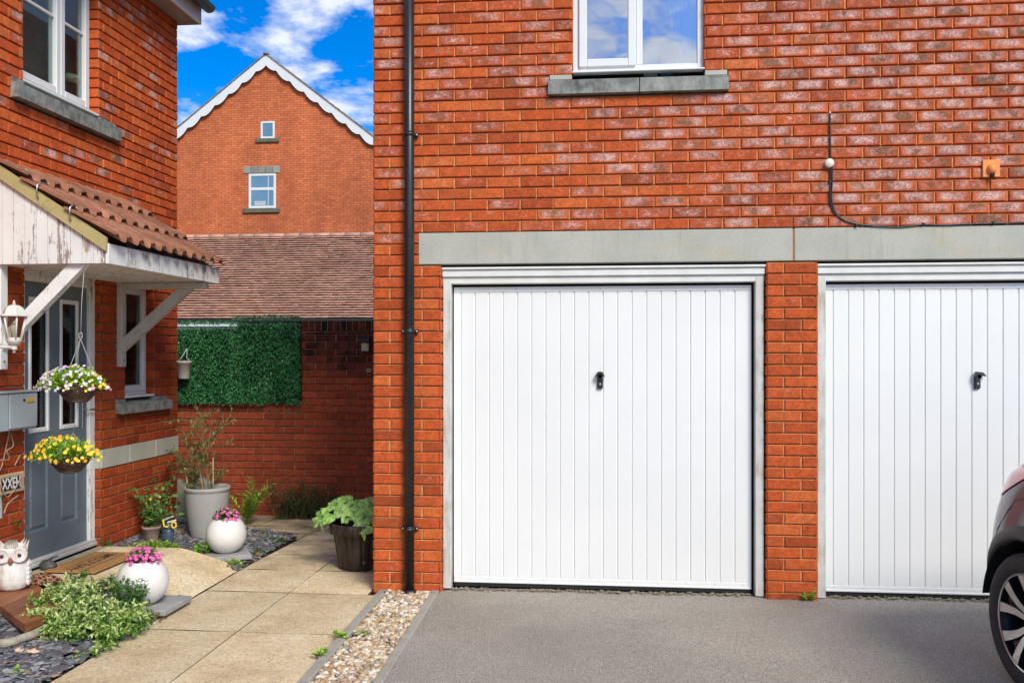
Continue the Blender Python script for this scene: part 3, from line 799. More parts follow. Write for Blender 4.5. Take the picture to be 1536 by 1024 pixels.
# little bottom mortar fillet along threshold
m_thr = simple('threshold_grit', (.17, .14, .08), (.32, .27, .18), .95, 35, bump=.6, bscale=120)
m = M(); rr = random.Random(4)
for (a, b) in ((O1a, O1b), (O2a, O2b)):
    for i in range(260):
        x_ = rr.uniform(a+.02, b-.02); s_ = rr.uniform(.003, .009)
        m.blob((x_, YM+.03+rr.uniform(0, .05), .012+asph_z(x_, 6)), (s_*1.6, s_, s_*.7), rr.random()*30, 6, 4, .2, 0, rr.random())
tag(m.build('grit', m_thr, None, (0, YM, 0)), 'loose grit and dead moss collected along the foot of the garage doors', 'grit', kind='stuff')

# ---------------------------------------------------------------- downpipe
px_ = at(614, 600, Y=YM-.05).x; DP = thing('downpipe', 'black plastic downpipe running down the brick pier left of the garage door', 'drainpipe', (px_, YM-.05, 0))
m = M(); m.tube([(px_, YM-.05, .03), (px_, YM-.05, GT-.05)], .0335, 24); m.build('pipe', m_black, DP)
for py_, k_ in ((202, 0), (497, 1), (793, 1)):
    z_ = at(614, py_, Y=YM-.05).z; m = M()
    m.tube([(px_, YM-.05, z_-.012), (px_, YM-.05, z_+.012)], .0375, 24)
    m.tube([(px_, YM-.05, z_+.013), (px_, YM-.05, z_+.02)], .036, 24)
    for s_ in (-1, 1):
        if k_ == 0 and s_ < 0:
            m.box(px_-.05, px_-.03, YM-.03, YM-.012, z_-.012, z_+.01, .003); continue
        m.box(px_+s_*.03, px_+s_*.058, YM-.034, YM-.012, z_-.013, z_+.013, .004)
        m.lathe([(0, 0), (.008, 0), (.006, .005), (0, .006)], (px_+s_*.048, YM-.034, z_), 10, 1, rot=Matrix.Rotation(pi/2, 3, 'X'))
    m.build('bracket', [m_black, m_silver], DP)
m = M(); m.lathe([(.034, .03), (.04, .028), (.045, .016), (.066, .012), (.072, .008), (.072, -.01)], (px_, YM-.05, .0), 24); m.build('base_collar', m_black, DP)

# cable + junction box
YW = YM-.014
m = M(); pts = [(1245, 171), (1245, 200), (1246, 240), (1246, 270), (1245, 295), (1248, 312), (1256, 323), (1268, 331), (1285, 336), (1305, 338.5), (1330, 340), (1350, 340.5), (1372, 338.5), (1388, 337), (1420, 337.5), (1450, 336), (1490, 335), (1540, 333.5), (1620, 333), (1800, 325)]
pw = [at(a, b, Y=YW) for a, b in pts]
def smooth(ps, n=4):
    out = []
    for i in range(len(ps)-1):
        p0 = ps[max(0, i-1)]; p1 = ps[i]; p2 = ps[i+1]; p3 = ps[min(len(ps)-1, i+2)]
        for j in range(n):
            t = j/n
            out.append(.5*((2*p1)+(-p0+p2)*t+(2*p0-5*p1+4*p2-p3)*t*t+(-p0+3*p1-3*p2+p3)*t*t*t))
    out.append(ps[-1]); return out
m.tube(smooth(pw), .0052, 8)
p2 = [v+Vector((.010, 0, -.002)) for v in pw[2:10]]; m.tube(smooth(p2), .0042, 8)
CB = thing('wall_cable', 'black cable dropping down the brick wall and running along the grey lintel', 'cable', pw[0])
m.build('cable', m_black, CB)
for (a, b) in ((1245, 273), (1285, 338), (1385, 336), (1490, 334)):
    q = at(a, b, Y=YW-.004); m = M(); m.box(q.x-.007, q.x+.007, YW-.01, YW+.012, q.z-.009, q.z+.009, .002); m.build('cable_clip', m_black, CB)
m = M(); q = pw[0]; m.blob(q+Vector((0, 0, .008)), (.006, .006, .008), 1, 8, 5, 0); m.build('cable_plug', m_white, CB)
q = at(1244, 245, Y=YM-.02); m = M()
m.lathe([(.029, -.026), (.029, .0), (.026, .004), (.0, .005)], (q.x, YM-.03, q.z), 24, rot=Matrix.Rotation(pi/2, 3, 'X')); 
tag(m.build('junction_box', simple('cream_plastic', (.72, .7, .6), (.66, .62, .5), .5, 20), None, q), 'small round cream junction box on the brick wall, joined to the black cable', 'junction box')
# terracotta vent
q0 = at(1474, 240, Y=YM-.02); q1 = at(1500, 265.5, Y=YM-.02); cxv = (q0.x+q1.x)/2; czv = (q0.z+q1.z)/2
m_terra = simple('terracotta_plastic', (.90, .30, .07), (.80, .25, .06), .6, 14)
VT = thing('wall_vent', 'square terracotta coloured vent cover with a round hood on the brick wall', 'vent', (cxv, YM, czv))
m = M(); m.box(q0.x, q1.x, YM-.022, YM-.006, q1.z, q0.z, .003); m.build('plate', m_terra, VT)
m = M(); m.blob((cxv+.002, YM-.022, czv-.006), (.032, .030, .034), 1, 20, 14, 0); m.build('hood', m_terra, VT)
m = M(); m.box(cxv-.010, cxv+.014, YM-.040, YM-.021, czv-.058, czv-.034, .001); m.build('outlet', m_dark, VT)

# ================================================================== LEFT HOUSE
LH = thing('brick_house', 'red brick house on the left with grey front door, upstairs window and grey stone band', 'house', (XL, 6, 0))
HYC = at(265.5, 500, X=XL).y
def yl(px): return at(px, 500, X=XL).y
DY0, DY1 = yl(36), yl(150.5)
DZ0 = .165; DZ1 = 2.225
U0, U1 = yl(33.5), yl(147.5)
s147 = at(147.5, 0, X=XL)
UZ0 = at(147.5, 176, X=XL).z; UZ1 = 4.45
SU0, SU1 = yl(15), yl(172); SZa = at(172, 208, X=XL+.04).z; SZb = at(172, 186, X=XL+.0).z
T0, T1 = yl(187), yl(231); TZ0 = at(231, 590, X=XL).z+.0; TZ1 = at(231, 430, X=XL).z
TS0, TS1 = yl(172), yl(248); 
BZ0, BZ1 = at(145, 704.5, X=XL).z, at(145, 677.5, X=XL).z
ZO = BZ0-10*.075
def sn(z): return round((z-ZO)/.075)*.075+ZO
UZ0 = sn(UZ0); BZ1 = BZ0+.15
TZ0 = sn(TZ0); SZtop = UZ0; SZbot = UZ0-.15
EZ = 4.64
YS = 2.2
def g_left(u, z, rr):
    if z > 2.6: return rr.choice((0, .1, .35, .55, .75)) if rr.random() < .5 else 0
    return rr.choice((0, 0, .15, .3)) if rr.random() < .4 else 0
B = Bricks()
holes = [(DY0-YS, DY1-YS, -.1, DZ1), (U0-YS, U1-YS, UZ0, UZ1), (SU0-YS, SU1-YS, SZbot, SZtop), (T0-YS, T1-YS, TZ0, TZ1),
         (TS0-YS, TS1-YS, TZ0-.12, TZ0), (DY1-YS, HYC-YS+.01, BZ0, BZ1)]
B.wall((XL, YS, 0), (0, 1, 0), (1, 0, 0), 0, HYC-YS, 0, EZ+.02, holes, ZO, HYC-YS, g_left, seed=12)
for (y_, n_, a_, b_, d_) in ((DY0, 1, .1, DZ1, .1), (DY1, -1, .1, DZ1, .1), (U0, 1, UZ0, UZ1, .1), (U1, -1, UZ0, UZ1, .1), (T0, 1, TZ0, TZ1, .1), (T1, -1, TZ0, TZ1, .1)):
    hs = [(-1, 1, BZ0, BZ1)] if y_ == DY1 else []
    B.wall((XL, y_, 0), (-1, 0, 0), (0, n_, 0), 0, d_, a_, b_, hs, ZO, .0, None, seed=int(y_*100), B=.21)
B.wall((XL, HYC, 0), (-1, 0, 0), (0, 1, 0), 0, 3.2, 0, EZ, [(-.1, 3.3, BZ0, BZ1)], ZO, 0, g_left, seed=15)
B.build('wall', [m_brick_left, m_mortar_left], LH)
m = M(); xb = XL-.035
m.box(XL-3.2, xb, YS, DY0-.02, -.05, EZ, 0); m.box(XL-3.2, XL-.4, DY0-.02, DY1+.02, -.05, EZ-.001, 0)
m.box(XL-3.2, xb, DY1+.02, T0-.02, -.05, UZ0-.02, 0); m.box(XL-3.2, XL-1.2, T0-.02, T1+.02, -.05, EZ-.002, 0)
m.box(XL-3.2, xb, T1+.02, HYC-.035, -.05, EZ-.003, 0); m.box(XL-1.2, xb, T0-.02, T1+.02, TZ1+.02, EZ-.004, 0); m.box(XL-1.2, xb, T0-.02, T1+.02, -.05, TZ0-.1, 0)
m.box(XL-.4, xb, DY0-.02, DY1+.02, DZ1+.02, UZ0-.04, 0)
m.build('inner_wall', simple('plain_dark_left', (.10, .09, .08), (.13, .12, .11), .9, 5), LH)
# band
for (a, b) in ((DY1+.004, yl(191.5)), (yl(193), yl(231)), (yl(232.3), HYC+.006)):
    m = M(); m.box(XL-.06, XL+.012, a, b, BZ0+.003, BZ1-.003, .003); m.build('stone_band', m_lintel, LH)
m = M(); m.box(XL-.12, XL-.008, DY1-.010, DY1+.0035, BZ0+.002, BZ1-.002, .002); m.build('stone_band', m_lintel, LH); m = M(); m.box(XL-2, XL-.061, HYC-.05, HYC+.012, BZ0+.003, BZ1-.003, .003); m.build('stone_band', m_lintel, LH)
# sills
def lsill(y0, y1, z0, z1, seam, fy0, fy1, proj):
    m = M()
    for (a, b) in ((y0, seam-.002), (seam+.002, y1)):
        P_ = []
        for y_ in (a, b):
            P_ += [(XL+proj, y_, z0), (XL-.1, y_, z0), (XL-.1, y_, z1-.012), (XL, y_, z1-.03), (XL+proj, y_, z1-.045)]
        m.faces(P_, [(0, 1, 2, 3, 4), (9, 8, 7, 6, 5), (0, 4, 9, 5), (4, 3, 8, 9), (3, 2, 7, 8), (0, 5, 6, 1), (1, 6, 7, 2)], 0)
    m.box(XL-.05, XL+.012, y0+.004, fy0-.002, z1-.034, z1-.002, .003); m.box(XL-.05, XL+.012, fy1+.002, y1-.004, z1-.034, z1-.002, .003)
    m.build('window_sill', m_sill, LH)
lsill(SU0, SU1, SZbot+.01, SZtop, yl(108), U0, U1, .06)
lsill(TS0, TS1, TZ0-.115, TZ0, yl(211), T0, T1, .07)
# upstairs window
FX = XL-.07
def lwindow(y0, y1, z0, z1, mull, name_mat, bar=None, sash2=True, prof=.05):
    W = M()
    W.box(FX-.06, FX, y0+.002, y0+prof, z0+.02, z1, .004); W.box(FX-.06, FX, y1-prof, y1-.002, z0+.02, z1, .004)
    W.box(FX-.06, FX, y0+prof, y1-prof, z0+.02, z0+.02+prof, .004); W.box(FX-.06, FX, y0+prof, y1-prof, z1-prof, z1, .004)
    W.box(FX-.02, XL+.004, y0+.001, y1+.02, z0+.002, z0+.0195, .003)
    if mull: W.box(FX-.06, FX, mull-.02, mull+.02, z0+.02+prof, z1-prof, .003)
    w = W.build('window', m_white, LH)
    secs = [(y0+.03, y1-.03)] if not mull else [(y0+.03, mull+.002), (mull-.002+.006, y1-.03)]
    for (a, b) in secs:
        S = M(); q = .052
        S.box(FX-.03, FX+.016, a, a+q, z0+.05, z1-.03, .006); S.box(FX-.03, FX+.016, b-q, b, z0+.05, z1-.03, .006)
        S.box(FX-.03, FX+.016, a+q, b-q, z0+.05, z0+.05+q, .006); S.box(FX-.03, FX+.016, a+q, b-q, z1-.03-q, z1-.03, .006)
        if bar: S.box(FX-.02, FX-.001, a+q, b-q, bar-.012, bar+.012, .005)
        S.build('window_sash', m_white, w)
        G = M(); G.box(FX-.018, FX-.014, a+q-.004, b-q+.004, z0+.05+q-.004, z1-.03-q+.004, 0); G.build('pane', m_glass_dim if not mull else m_glass_up, w)
    return w
m_glass_up = mk_glass('upstairs_glass', .02, (.8, .86, .86), .02, .05, .35)
ymul = at(88, 100, X=FX).y
w = lwindow(U0, U1, UZ0, UZ1, ymul, None, at(113, 44, X=FX).z)
m = M(); m.box(XL-.39, XL-.37, U0-.1, U1+.4, UZ0-.2, UZ1+.1, 0); m.build('room_back', simple('room_pale', (.42, .48, .44), (.22, .26, .24), .9, 1.5), LH)
m = M(); q = at(107, 122, X=FX-.1); m.lathe([(.05, 0), (.07, .02), (.075, .04), (.04, .07), (0, .075)], (q.x, q.y, q.z-.02), 16); m.build('ornament', simple('yellow_bowl', (.5, .42, .2), (.3, .4, .3), .5, 20), w)
w = lwindow(T0, T1, TZ0, TZ1, None, None, None, prof=.045)
m = M(); n_ = 14; P_ = []
for i in range(n_+1):
    y_ = T0+.05+(T1-T0-.1)*i/n_
    P_ += [(FX-.12+.012*sin(i*2.1), y_, TZ0+.06), (FX-.12+.012*sin(i*2.1+.5), y_, TZ1-.06)]
m.faces(P_, [(2*i, 2*i+2, 2*i+3, 2*i+1) for i in range(n_)], 0, .5, True); m.build('curtain', simple('green_blind', (.05, .16, .11), (.02, .06, .05), .9, 4), w)

# front door
m_doorpaint = simple('door_slate_blue', (.115, .15, .18), (.15, .19, .22), .5, 5, bump=.08, bscale=90)
FXd = XL-.042; DXl = XL-.065
fr = M(); fw = .075
fr.box(FXd-.06, FXd, DY0+.002, DY0+fw, DZ0+.03, DZ1-.005, .004); fr.box(FXd-.06, FXd, DY1-fw, DY1-.002, DZ0+.03, DZ1-.005, .004)
fr.box(FXd-.06, FXd, DY0+fw, DY1-fw, DZ1-.095, DZ1-.005, .004); fr.box(FXd-.06, FXd+.01, DY0+.002, DY1-.002, DZ1-.03, DZ1-.0045, .003)
fr.box(FXd-.06, FXd+.02, DY0+.002, DY1-.002, DZ0, DZ0+.028, .004, 1); fr.box(FXd-.06, FXd+.008, DY0+.002, DY1-.002, DZ0+.0285, DZ0+.05, .004, 1)
fr.build('door_frame', [m_peel, simple('threshold_strip', (.5, .49, .45), (.62, .6, .56), .45, 10)], LH)
ly0, ly1 = DY0+fw+.003, DY1-fw-.003; lz0, lz1 = DZ0+.053, DZ1-.098
def yd(px): return at(px, 500, X=DXl).y
panels = [(yd(43), yd(72)), (yd(90), yd(116))]
gz0 = at(103, 640, X=DXl).z+.0; gz1 = at(103, 452, X=DXl).z; rz0 = at(103, 782, X=DXl).z; rz1 = at(103, 672, X=DXl).z
D = M()
ys = [ly0, panels[0][0], panels[0][1], panels[1][0], panels[1][1], ly1]
for a, b in ((0, 1), (2, 3), (4, 5)): D.box(DXl-.04, DXl, ys[a], ys[b], lz0, lz1, .0)
for a, b in ((1, 2), (3, 4)):
    D.box(DXl-.04, DXl, ys[a], ys[b], lz0, rz0, 0); D.box(DXl-.04, DXl, ys[a], ys[b], rz1, gz0, 0); D.box(DXl-.04, DXl, ys[a], ys[b], gz1, lz1, 0)
    # sunk bevelled field
    y_a, y_b = ys[a], ys[b]; g = .022
    rings = [(0, 0), (.012, -.014), (.026, -.014), (.038, -.003)]
    P_ = []
    for (ins, dp) in rings:
        P_ += [(DXl+dp, y_a+ins, rz0+ins), (DXl+dp, y_b-ins, rz0+ins), (DXl+dp, y_b-ins, rz1-ins), (DXl+dp, y_a+ins, rz1-ins)]
    fs = []
    for k_ in range(len(rings)-1):
        for j in range(4): fs.append((k_*4+j, k_*4+(j+1) % 4, k_*4+4+(j+1) % 4, k_*4+4+j))
    fs.append(tuple(range(len(P_)-4, len(P_)))); D.faces(P_, fs, 0)
door = D.build('front_door', m_doorpaint, LH)
for (a, b) in panels:
    m = M(); q = .022
    m.box(DXl-.01, DXl+.01, a-.006, a+q, gz0-.01, gz1+.01, .006); m.box(DXl-.01, DXl+.01, b-q, b+.006, gz0-.01, gz1+.01, .006)
    m.box(DXl-.01, DXl+.01, a+q, b-q, gz0-.01, gz0+q, .006); m.box(DXl-.01, DXl+.01, a+q, b-q, gz1-q, gz1+.01, .006)
    m.build('glazing_trim', m_white, door)
    m = M(); m.box(DXl-.02, DXl-.015, a+q-.003, b-q+.003, gz0+q-.003, gz1-q+.003, 0); m.build('door_pane', m_glass_dim, door)
m = M(); m.box(DXl-.30, DXl-.28, ly0, ly1, lz0, lz1, 0); m.build('hall_dark', simple('hall', (.09, .11, .10), (.02, .025, .025), .9, 3), LH)
yh = yd(124); hz = at(124, 618, X=DXl).z
m = M(); m.box(DXl, DXl+.009, yh-.014, yh+.014, hz-.12, hz+.09, .003); m.tube([(DXl+.005, yh, hz+.02), (DXl+.05, yh, hz+.02), (DXl+.055, yh+.01, hz+.02), (DXl+.055, yh+.08, hz+.018)], .008, 8); m.build('handle', m_silver, door)
# fascia, soffit, gutter and roof of the house
FXx = XL+.215; FYY = HYC+.02
m = M(); m.box(FXx-.018, FXx, YS, FYY, EZ-.02, EZ+.17, .003); m.build('fascia', m_white, LH)
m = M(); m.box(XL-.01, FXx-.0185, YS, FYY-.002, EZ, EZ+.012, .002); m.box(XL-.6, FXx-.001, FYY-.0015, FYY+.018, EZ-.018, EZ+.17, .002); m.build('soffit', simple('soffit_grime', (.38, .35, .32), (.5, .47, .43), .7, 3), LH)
m = M(); n_ = 12; P_ = []
for y_ in (YS, FYY+.04):
    for k_ in range(n_+1):
        a = pi+pi*k_/n_; P_.append((FXx+.065+.058*cos(a), y_, EZ+.15+.058*sin(a)))
m.faces(P_, [(k_, k_+1, n_+1+k_+1, n_+1+k_) for k_ in range(n_)]+[tuple(range(n_+1, 2*n_+2))], 0, .5, True)
m.build('gutter', simple('old_gutter', (.012, .02, .02), (.035, .045, .04), .5, 20), LH)
m = M()
for i in range(20):
    t0 = i/20; t1 = (i+1)/20
    a = FXx+.05-3.6*t0; b = FXx+.05-3.6*t1; z_0 = EZ+.2+2.2*t0; z_1 = EZ+.2+2.2*t1
    m.poly([(a, YS, z_0+.02), (a, FYY+.1, z_0+.02), (b, FYY+.1, z_1), (b, YS, z_1)], 0, R.random())
m.poly([(FXx, HYC, EZ), (XL-3.2, HYC, EZ), (XL-3.2, HYC, EZ+2.3), ], 0)
m.build('roof', m_tile_far, LH)

# ---------------------------------------------------------------- door canopy
CX = -3.075; CY0 = 5.41; CY1 = 7.03; CZ = at(163, 395, Y=CY0).z
CN = thing('door_canopy', 'lean-to tiled canopy with peeling white boards over the front door', 'canopy', (XL, 6.2, CZ))
FZT = CZ+.125
m = M(); m.box(CX-.022, CX, CY0-.004, CY1+.02, CZ-.002, FZT, .003); m.build('fascia', m_peel, CN)
TZW = 2.885   # tiles at the wall
def roofz(x): return FZT+.02+(TZW-.03-FZT-.02)*((CX-x)/(CX-XL))
# vertical boards of the cheek
m = M(); nb = 10; bw = (CX-.024-XL)/nb
rr = random.Random(3)
for i in range(nb):
    a = XL+.002+i*bw; b = a+bw-.003; z_a, z_b = roofz(a)-.03, roofz(b)-.03
    yf = CY0+rr.uniform(-.001, .001)
    P_ = [(a, yf, CZ+.002), (b, yf, CZ+.002), (b, yf, z_b), (a, yf, z_a), (a, yf+.018, CZ+.002), (b, yf+.018, CZ+.002), (b, yf+.018, z_b), (a, yf+.018, z_a)]
    m.faces(P_, [(0, 1, 2, 3), (7, 6, 5, 4), (0, 4, 5, 1), (1, 5, 6, 2), (2, 6, 7, 3), (3, 7, 4, 0)], 0, rr.random())
m.box(XL+.002, CX-.023, CY0+.019, CY0+.03, CZ+.004, CZ+.07, 0)
m.build('gable_boards', m_peel2, CN)
m = M()
def skewbar(x0, x1, y0, y1, top, bot, mm, mi=0):
    P_ = []
    for x_ in (x0, x1):
        P_ += [(x_, y0, roofz(x_)+bot), (x_, y1, roofz(x_)+bot), (x_, y1, roofz(x_)+top), (x_, y0, roofz(x_)+top)]
    mm.faces(P_, [(0, 1, 2, 3), (7, 6, 5, 4), (0, 4, 5, 1), (1, 5, 6, 2), (2, 6, 7, 3), (3, 7, 4, 0)], mi)
skewbar(XL, CX-.005, CY0-.024, CY0-.0015, .012, -.075, m)
m.build('bargeboard', m_barge, CN)
m = M(); m.box(XL+.001, CX-.024, CY0+.031, CY1, CZ+.006, CZ+.018, 0); 
skewbar(XL+.01, CX-.03, CY1-.02, CY1, -.03, -.55, m) if False else None
P_ = [(XL, CY1, CZ), (CX-.02, CY1, CZ), (CX-.02, CY1, roofz(CX)-.03), (XL, CY1, roofz(XL)-.03)]
m.poly(P_); m.build('soffit', m_peel, CN)
# roman tiles
def mk_roman():
    k = NT('roman_tiles'); r = k.attr('rnd')
    base = k.ramp(k.noise(7, 6, .7), [(.3, (.17, .065, .035)), (.5, (.29, .115, .062)), (.72, (.38, .175, .105))])
    base = k.mix(1., base, k.ramp(r, [(0., .78), (1., 1.2)]), 'MULTIPLY')
    base = k.mix(k.ramp(k.noise(23, 4, .6), [(.66, 0.), (.73, .8)]), base, (.55, .42, .3))
    base = k.mix(k.ramp(k.noise(12, 5, .7), [(.24, .8), (.36, 0.)]), base, (.06, .05, .035))
    k.color(base); k.rough(.88); k.bump(k.noise(70, 4, .7), .35, .005); return k.mat
m_roman = mk_roman()
def roman(mm, x_lo, x_hi, y0, y1, lift_lo, lift_hi, pitch, n_roll, thick=.014):
    """one row of tiles; lower edge x_lo, upper edge x_hi"""
    seg = 10; prof = []
    for i in range(n_roll):
        for s_ in range(seg):
            t = s_/seg; y_ = y0+(i+t)*pitch
            u = (t-.25)/.25
            h = .042*sqrt(max(0, 1-u*u)) if abs(u) < 1 else .004*((t-.75)/.25)**2
            prof.append((y_, h, i))
    prof.append((y0+n_roll*pitch, 0.004, n_roll-1))
    n_ = len(prof); P_ = []
    for (x_, lf) in ((x_lo, lift_lo), (x_hi, lift_hi)):
        zb = roofz(x_)+lf
        for (y_, h, i) in prof: P_.append((x_, y_, zb+h))
    for (y_, h, i) in prof: P_.append((x_lo+.006, y_, roofz(x_lo)+lift_lo+h-thick))
    for (y_, h, i) in prof: P_.append((x_hi, y_, roofz(x_hi)+lift_hi+h-thick))
    for j in range(n_-1):
        i = prof[j][2]//2; rv = (i*.377+x_lo*7.1) % 1
        b = len(mm.v) if j == 0 else b
        if j == 0: mm.v.extend(P_)
        for q, sm in (((j, j+1, n_+j+1, n_+j), True), ((2*n_+j, 2*n_+j+1, j+1, j), False), ((3*n_+j, 3*n_+j+1, 2*n_+j+1, 2*n_+j), True)):
            mm.f.append(tuple(b+t for t in q)); mm.m.append(0); mm.r.append(rv); mm.sm.append(sm)
    for e in (0, n_-1):
        mm.f.append((b+e, b+n_+e, b+3*n_+e, b+2*n_+e)); mm.m.append(0); mm.r.append(.5); mm.sm.append(False)
m = M(); rows = [(CX+.055, CX-.27), (CX-.235, CX-.56), (CX-.525, XL-.0)]
for i, (a, b) in enumerate(rows): roman(m, a, b, CY0-.045, CY1+.03, .044, -.004, (CY1-CY0+.075)/11, 11)
m.build('roof_tiles', m_roman, CN)
for (a, b) in ((57, 268), (106, 304)):
    q = at(a, b, Y=CY0-.03); m = M(); zr = roofz(q.x)
    m.tube([(q.x, CY0-.028, zr-.035), (q.x+.004, CY0-.05, zr+.0), (q.x+.008, CY0-.052, zr+.045), (q.x+.012, CY0-.02, zr+.068), (q.x+.014, CY0+.02, zr+.066)], .005, 6, 0); m.build('tile_clip', m_silver, CN)
# brackets
m_brk = mk_peel('bracket_paint', (.55, .53, .49), (.33, .3, .26), .5, .6, (1, 1, .3), 12)
def canopy_bracket(yc, mat, lab):
    w = .07; zb = 1.53
    t = M(); t.box(XL+.004, XL+.05, yc-w/2, yc+w/2, zb, CZ+.01, .004); br = t.build('bracket', mat, CN); br['label'] = lab
    if yc > 6: t = M(); t.box(XL+.051, -3.12, yc-.028, yc+.028, CZ-.05, CZ+.003, .004); t.build('rail', mat, br)
    t = M(); x0 = XL+.051; x1 = -3.30; zl = 1.65; zh = CZ+.004 if yc < 6 else CZ-.051; th_ = .105
    for (ya_, yb_) in ((yc-.028, yc+.028),):
        sec = [(x0, zl), (x1+.06, zh), (x1-.06, zh), (x0, zl+th_)]
        t.faces([(x, ya_, z) for x, z in sec]+[(x, yb_, z) for x, z in sec], [(0, 1, 2, 3), (7, 6, 5, 4), (0, 4, 5, 1), (1, 5, 6, 2), (2, 6, 7, 3), (3, 7, 4, 0)])
    t.build('brace', mat, br)
    t = M(); t.lathe([(0, 0), (.008, 0), (.006, .004), (0, .005)], (XL+.05, yc, zb+.05), 8, 0, rot=Matrix.Rotation(pi/2, 3, 'Y')); t.build('bolt', simple('rust', (.12, .05, .02), None, .8), br)
canopy_bracket(5.47, m_peel, 'white painted bracket at the near end')
canopy_bracket(6.93, m_brk, 'grey weathered bracket between door and small window')

# ---------------------------------------------------------------- wall lantern
q = at(21, 490, X=-3.53); LX, LY = q.x, q.y; LZb = at(21, 530, X=-3.53).z; LZt = at(21, 450, X=-3.53).z
LT = thing('wall_lantern', 'white metal carriage lantern hanging on a curled arm beside the canopy', 'lantern', (LX, LY, LZb))
m_lampw = simple('lamp_white', (.72, .70, .66), (.6, .57, .5), .45, 14, bump=.1, bscale=60)
h_ = LZt-LZb
def lz(f): return LZb+h_*f
m = M()
m.lathe([(0, lz(1.)), (.006, lz(.99)), (.007, lz(.965)), (.004, lz(.95)), (.012, lz(.935)), (.008, lz(.91)), (.03, lz(.90)), (.052, lz(.85)), (.062, lz(.78)), (.066, lz(.735)), (.088, lz(.715)), (.089, lz(.695)), (.068, lz(.69)), (.0, lz(.69))], (LX, LY, 0), 6, smooth=False, rot=Matrix.Rotation(.3, 3, 'Z')); m.build('cap', m_lampw, LT)
m = M()
for k_ in range(6):
    a = .3+k_*pi/3; m.tube([(LX+.070*cos(a), LY+.070*sin(a), lz(.69)), (LX+.040*cos(a), LY+.040*sin(a), lz(.25))], .0052, 6)
    a2 = a+pi/3
    m.tube([(LX+.042*cos(a), LY+.042*sin(a), lz(.28)), (LX+.042*cos(a2), LY+.042*sin(a2), lz(.28))], .005, 6)
m.build('cage', m_lampw, LT)
m = M(); m.lathe([(.066, lz(.69)), (.038, lz(.27))], (LX, LY, 0), 6, smooth=False, rot=Matrix.Rotation(.3, 3, 'Z')); m.build('lamp_pane', m_glass_lamp, LT)
m = M(); m.lathe([(0, lz(.27)), (.045, lz(.265)), (.045, lz(.24)), (.03, lz(.17)), (.02, lz(.16)), (.018, lz(.1)), (.022, lz(.08)), (.01, lz(.07)), (.008, lz(.02)), (0, lz(0))], (LX, LY, 0), 12); m.build('base', m_lampw, LT)
m = M(); m.tube([(LX, LY, lz(.12)), (LX-.1, LY-.1, lz(.12)), (LX-.2, LY-.16, lz(.14)), (XL+.01, LY-.2, lz(.1))], .011, 8); m.tube([(LX-.03, LY-.03, lz(.13)), (LX-.1, LY-.1, lz(.28)), (LX-.18, LY-.16, lz(.42)), (XL+.01, LY-.2, lz(.44))], .007, 8); m.box(XL, XL+.018, LY-.25, LY-.15, lz(-.1), lz(.55), .006); m.build('arm', m_lampw, LT)
m = M(); m.lathe([(0, lz(.27)), (.012, lz(.28)), (.012, lz(.36)), (.022, lz(.42)), (.024, lz(.5)), (.014, lz(.56)), (0, lz(.57))], (LX, LY, 0), 12); m.build('bulb', simple('bulb', (.8, .76, .66), None, .2), LT)

# ---------------------------------------------------------------- post box
q1 = at(57, 587, X=-3.745); q0 = at(14, 587, X=-3.745); bz1 = q1.z; bz0 = at(57, 641, X=-3.745).z; by1 = q1.y; ys_ = q0.y; by0 = ys_-.20
m_pb = simple('grey_enamel', (.33, .38, .42), (.38, .43, .47), .42, 5, bump=.05, bscale=50)
PB = thing('post_box', 'pale grey metal post box with a yellow tag fixed left of the front door', 'post box', (XL, by1-.2, bz0))
m = M(); m.box(XL+.012, -3.755, by0, by1-.004, bz0, bz1, .004); m.build('body', m_pb, PB)
m = M(); m.box(XL+.005, -3.738, by0-.006, by1+.006, bz1, bz1+.012, .003); m.build('lid', m_pb, PB)
m = M(); m.box(-3.754, -3.745, ys_+.006, by1-.006, bz0+.012, bz1-.008, .003); d_ = m.build('door', m_pb, PB)
m = M(); m.box(-3.754, -3.746, by0+.004, ys_-.004, bz0+.004, bz1-.006, .003); m.build('side_panel', m_pb, PB)
y_a = at(39, 600, X=-3.745).y; y_b = at(51, 600, X=-3.745).y
m = M(); m.box(-3.7445, -3.739, y_a, y_b, at(45, 603, X=-3.74).z, at(45, 597, X=-3.74).z, .002); m.build('name_tag', simple('yellow_tag', (.6, .42, .06), (.5, .33, .05), .5, 30), d_)
y_l = at(36, 600, X=-3.745).y; m = M(); m.lathe([(0, 0), (.009, 0), (.008, .006), (0, .007)], (-3.745, y_l, at(36, 600, X=-3.74).z), 12, rot=Matrix.Rotation(pi/2, 3, 'Y')); m.build('lock', m_dark, d_)

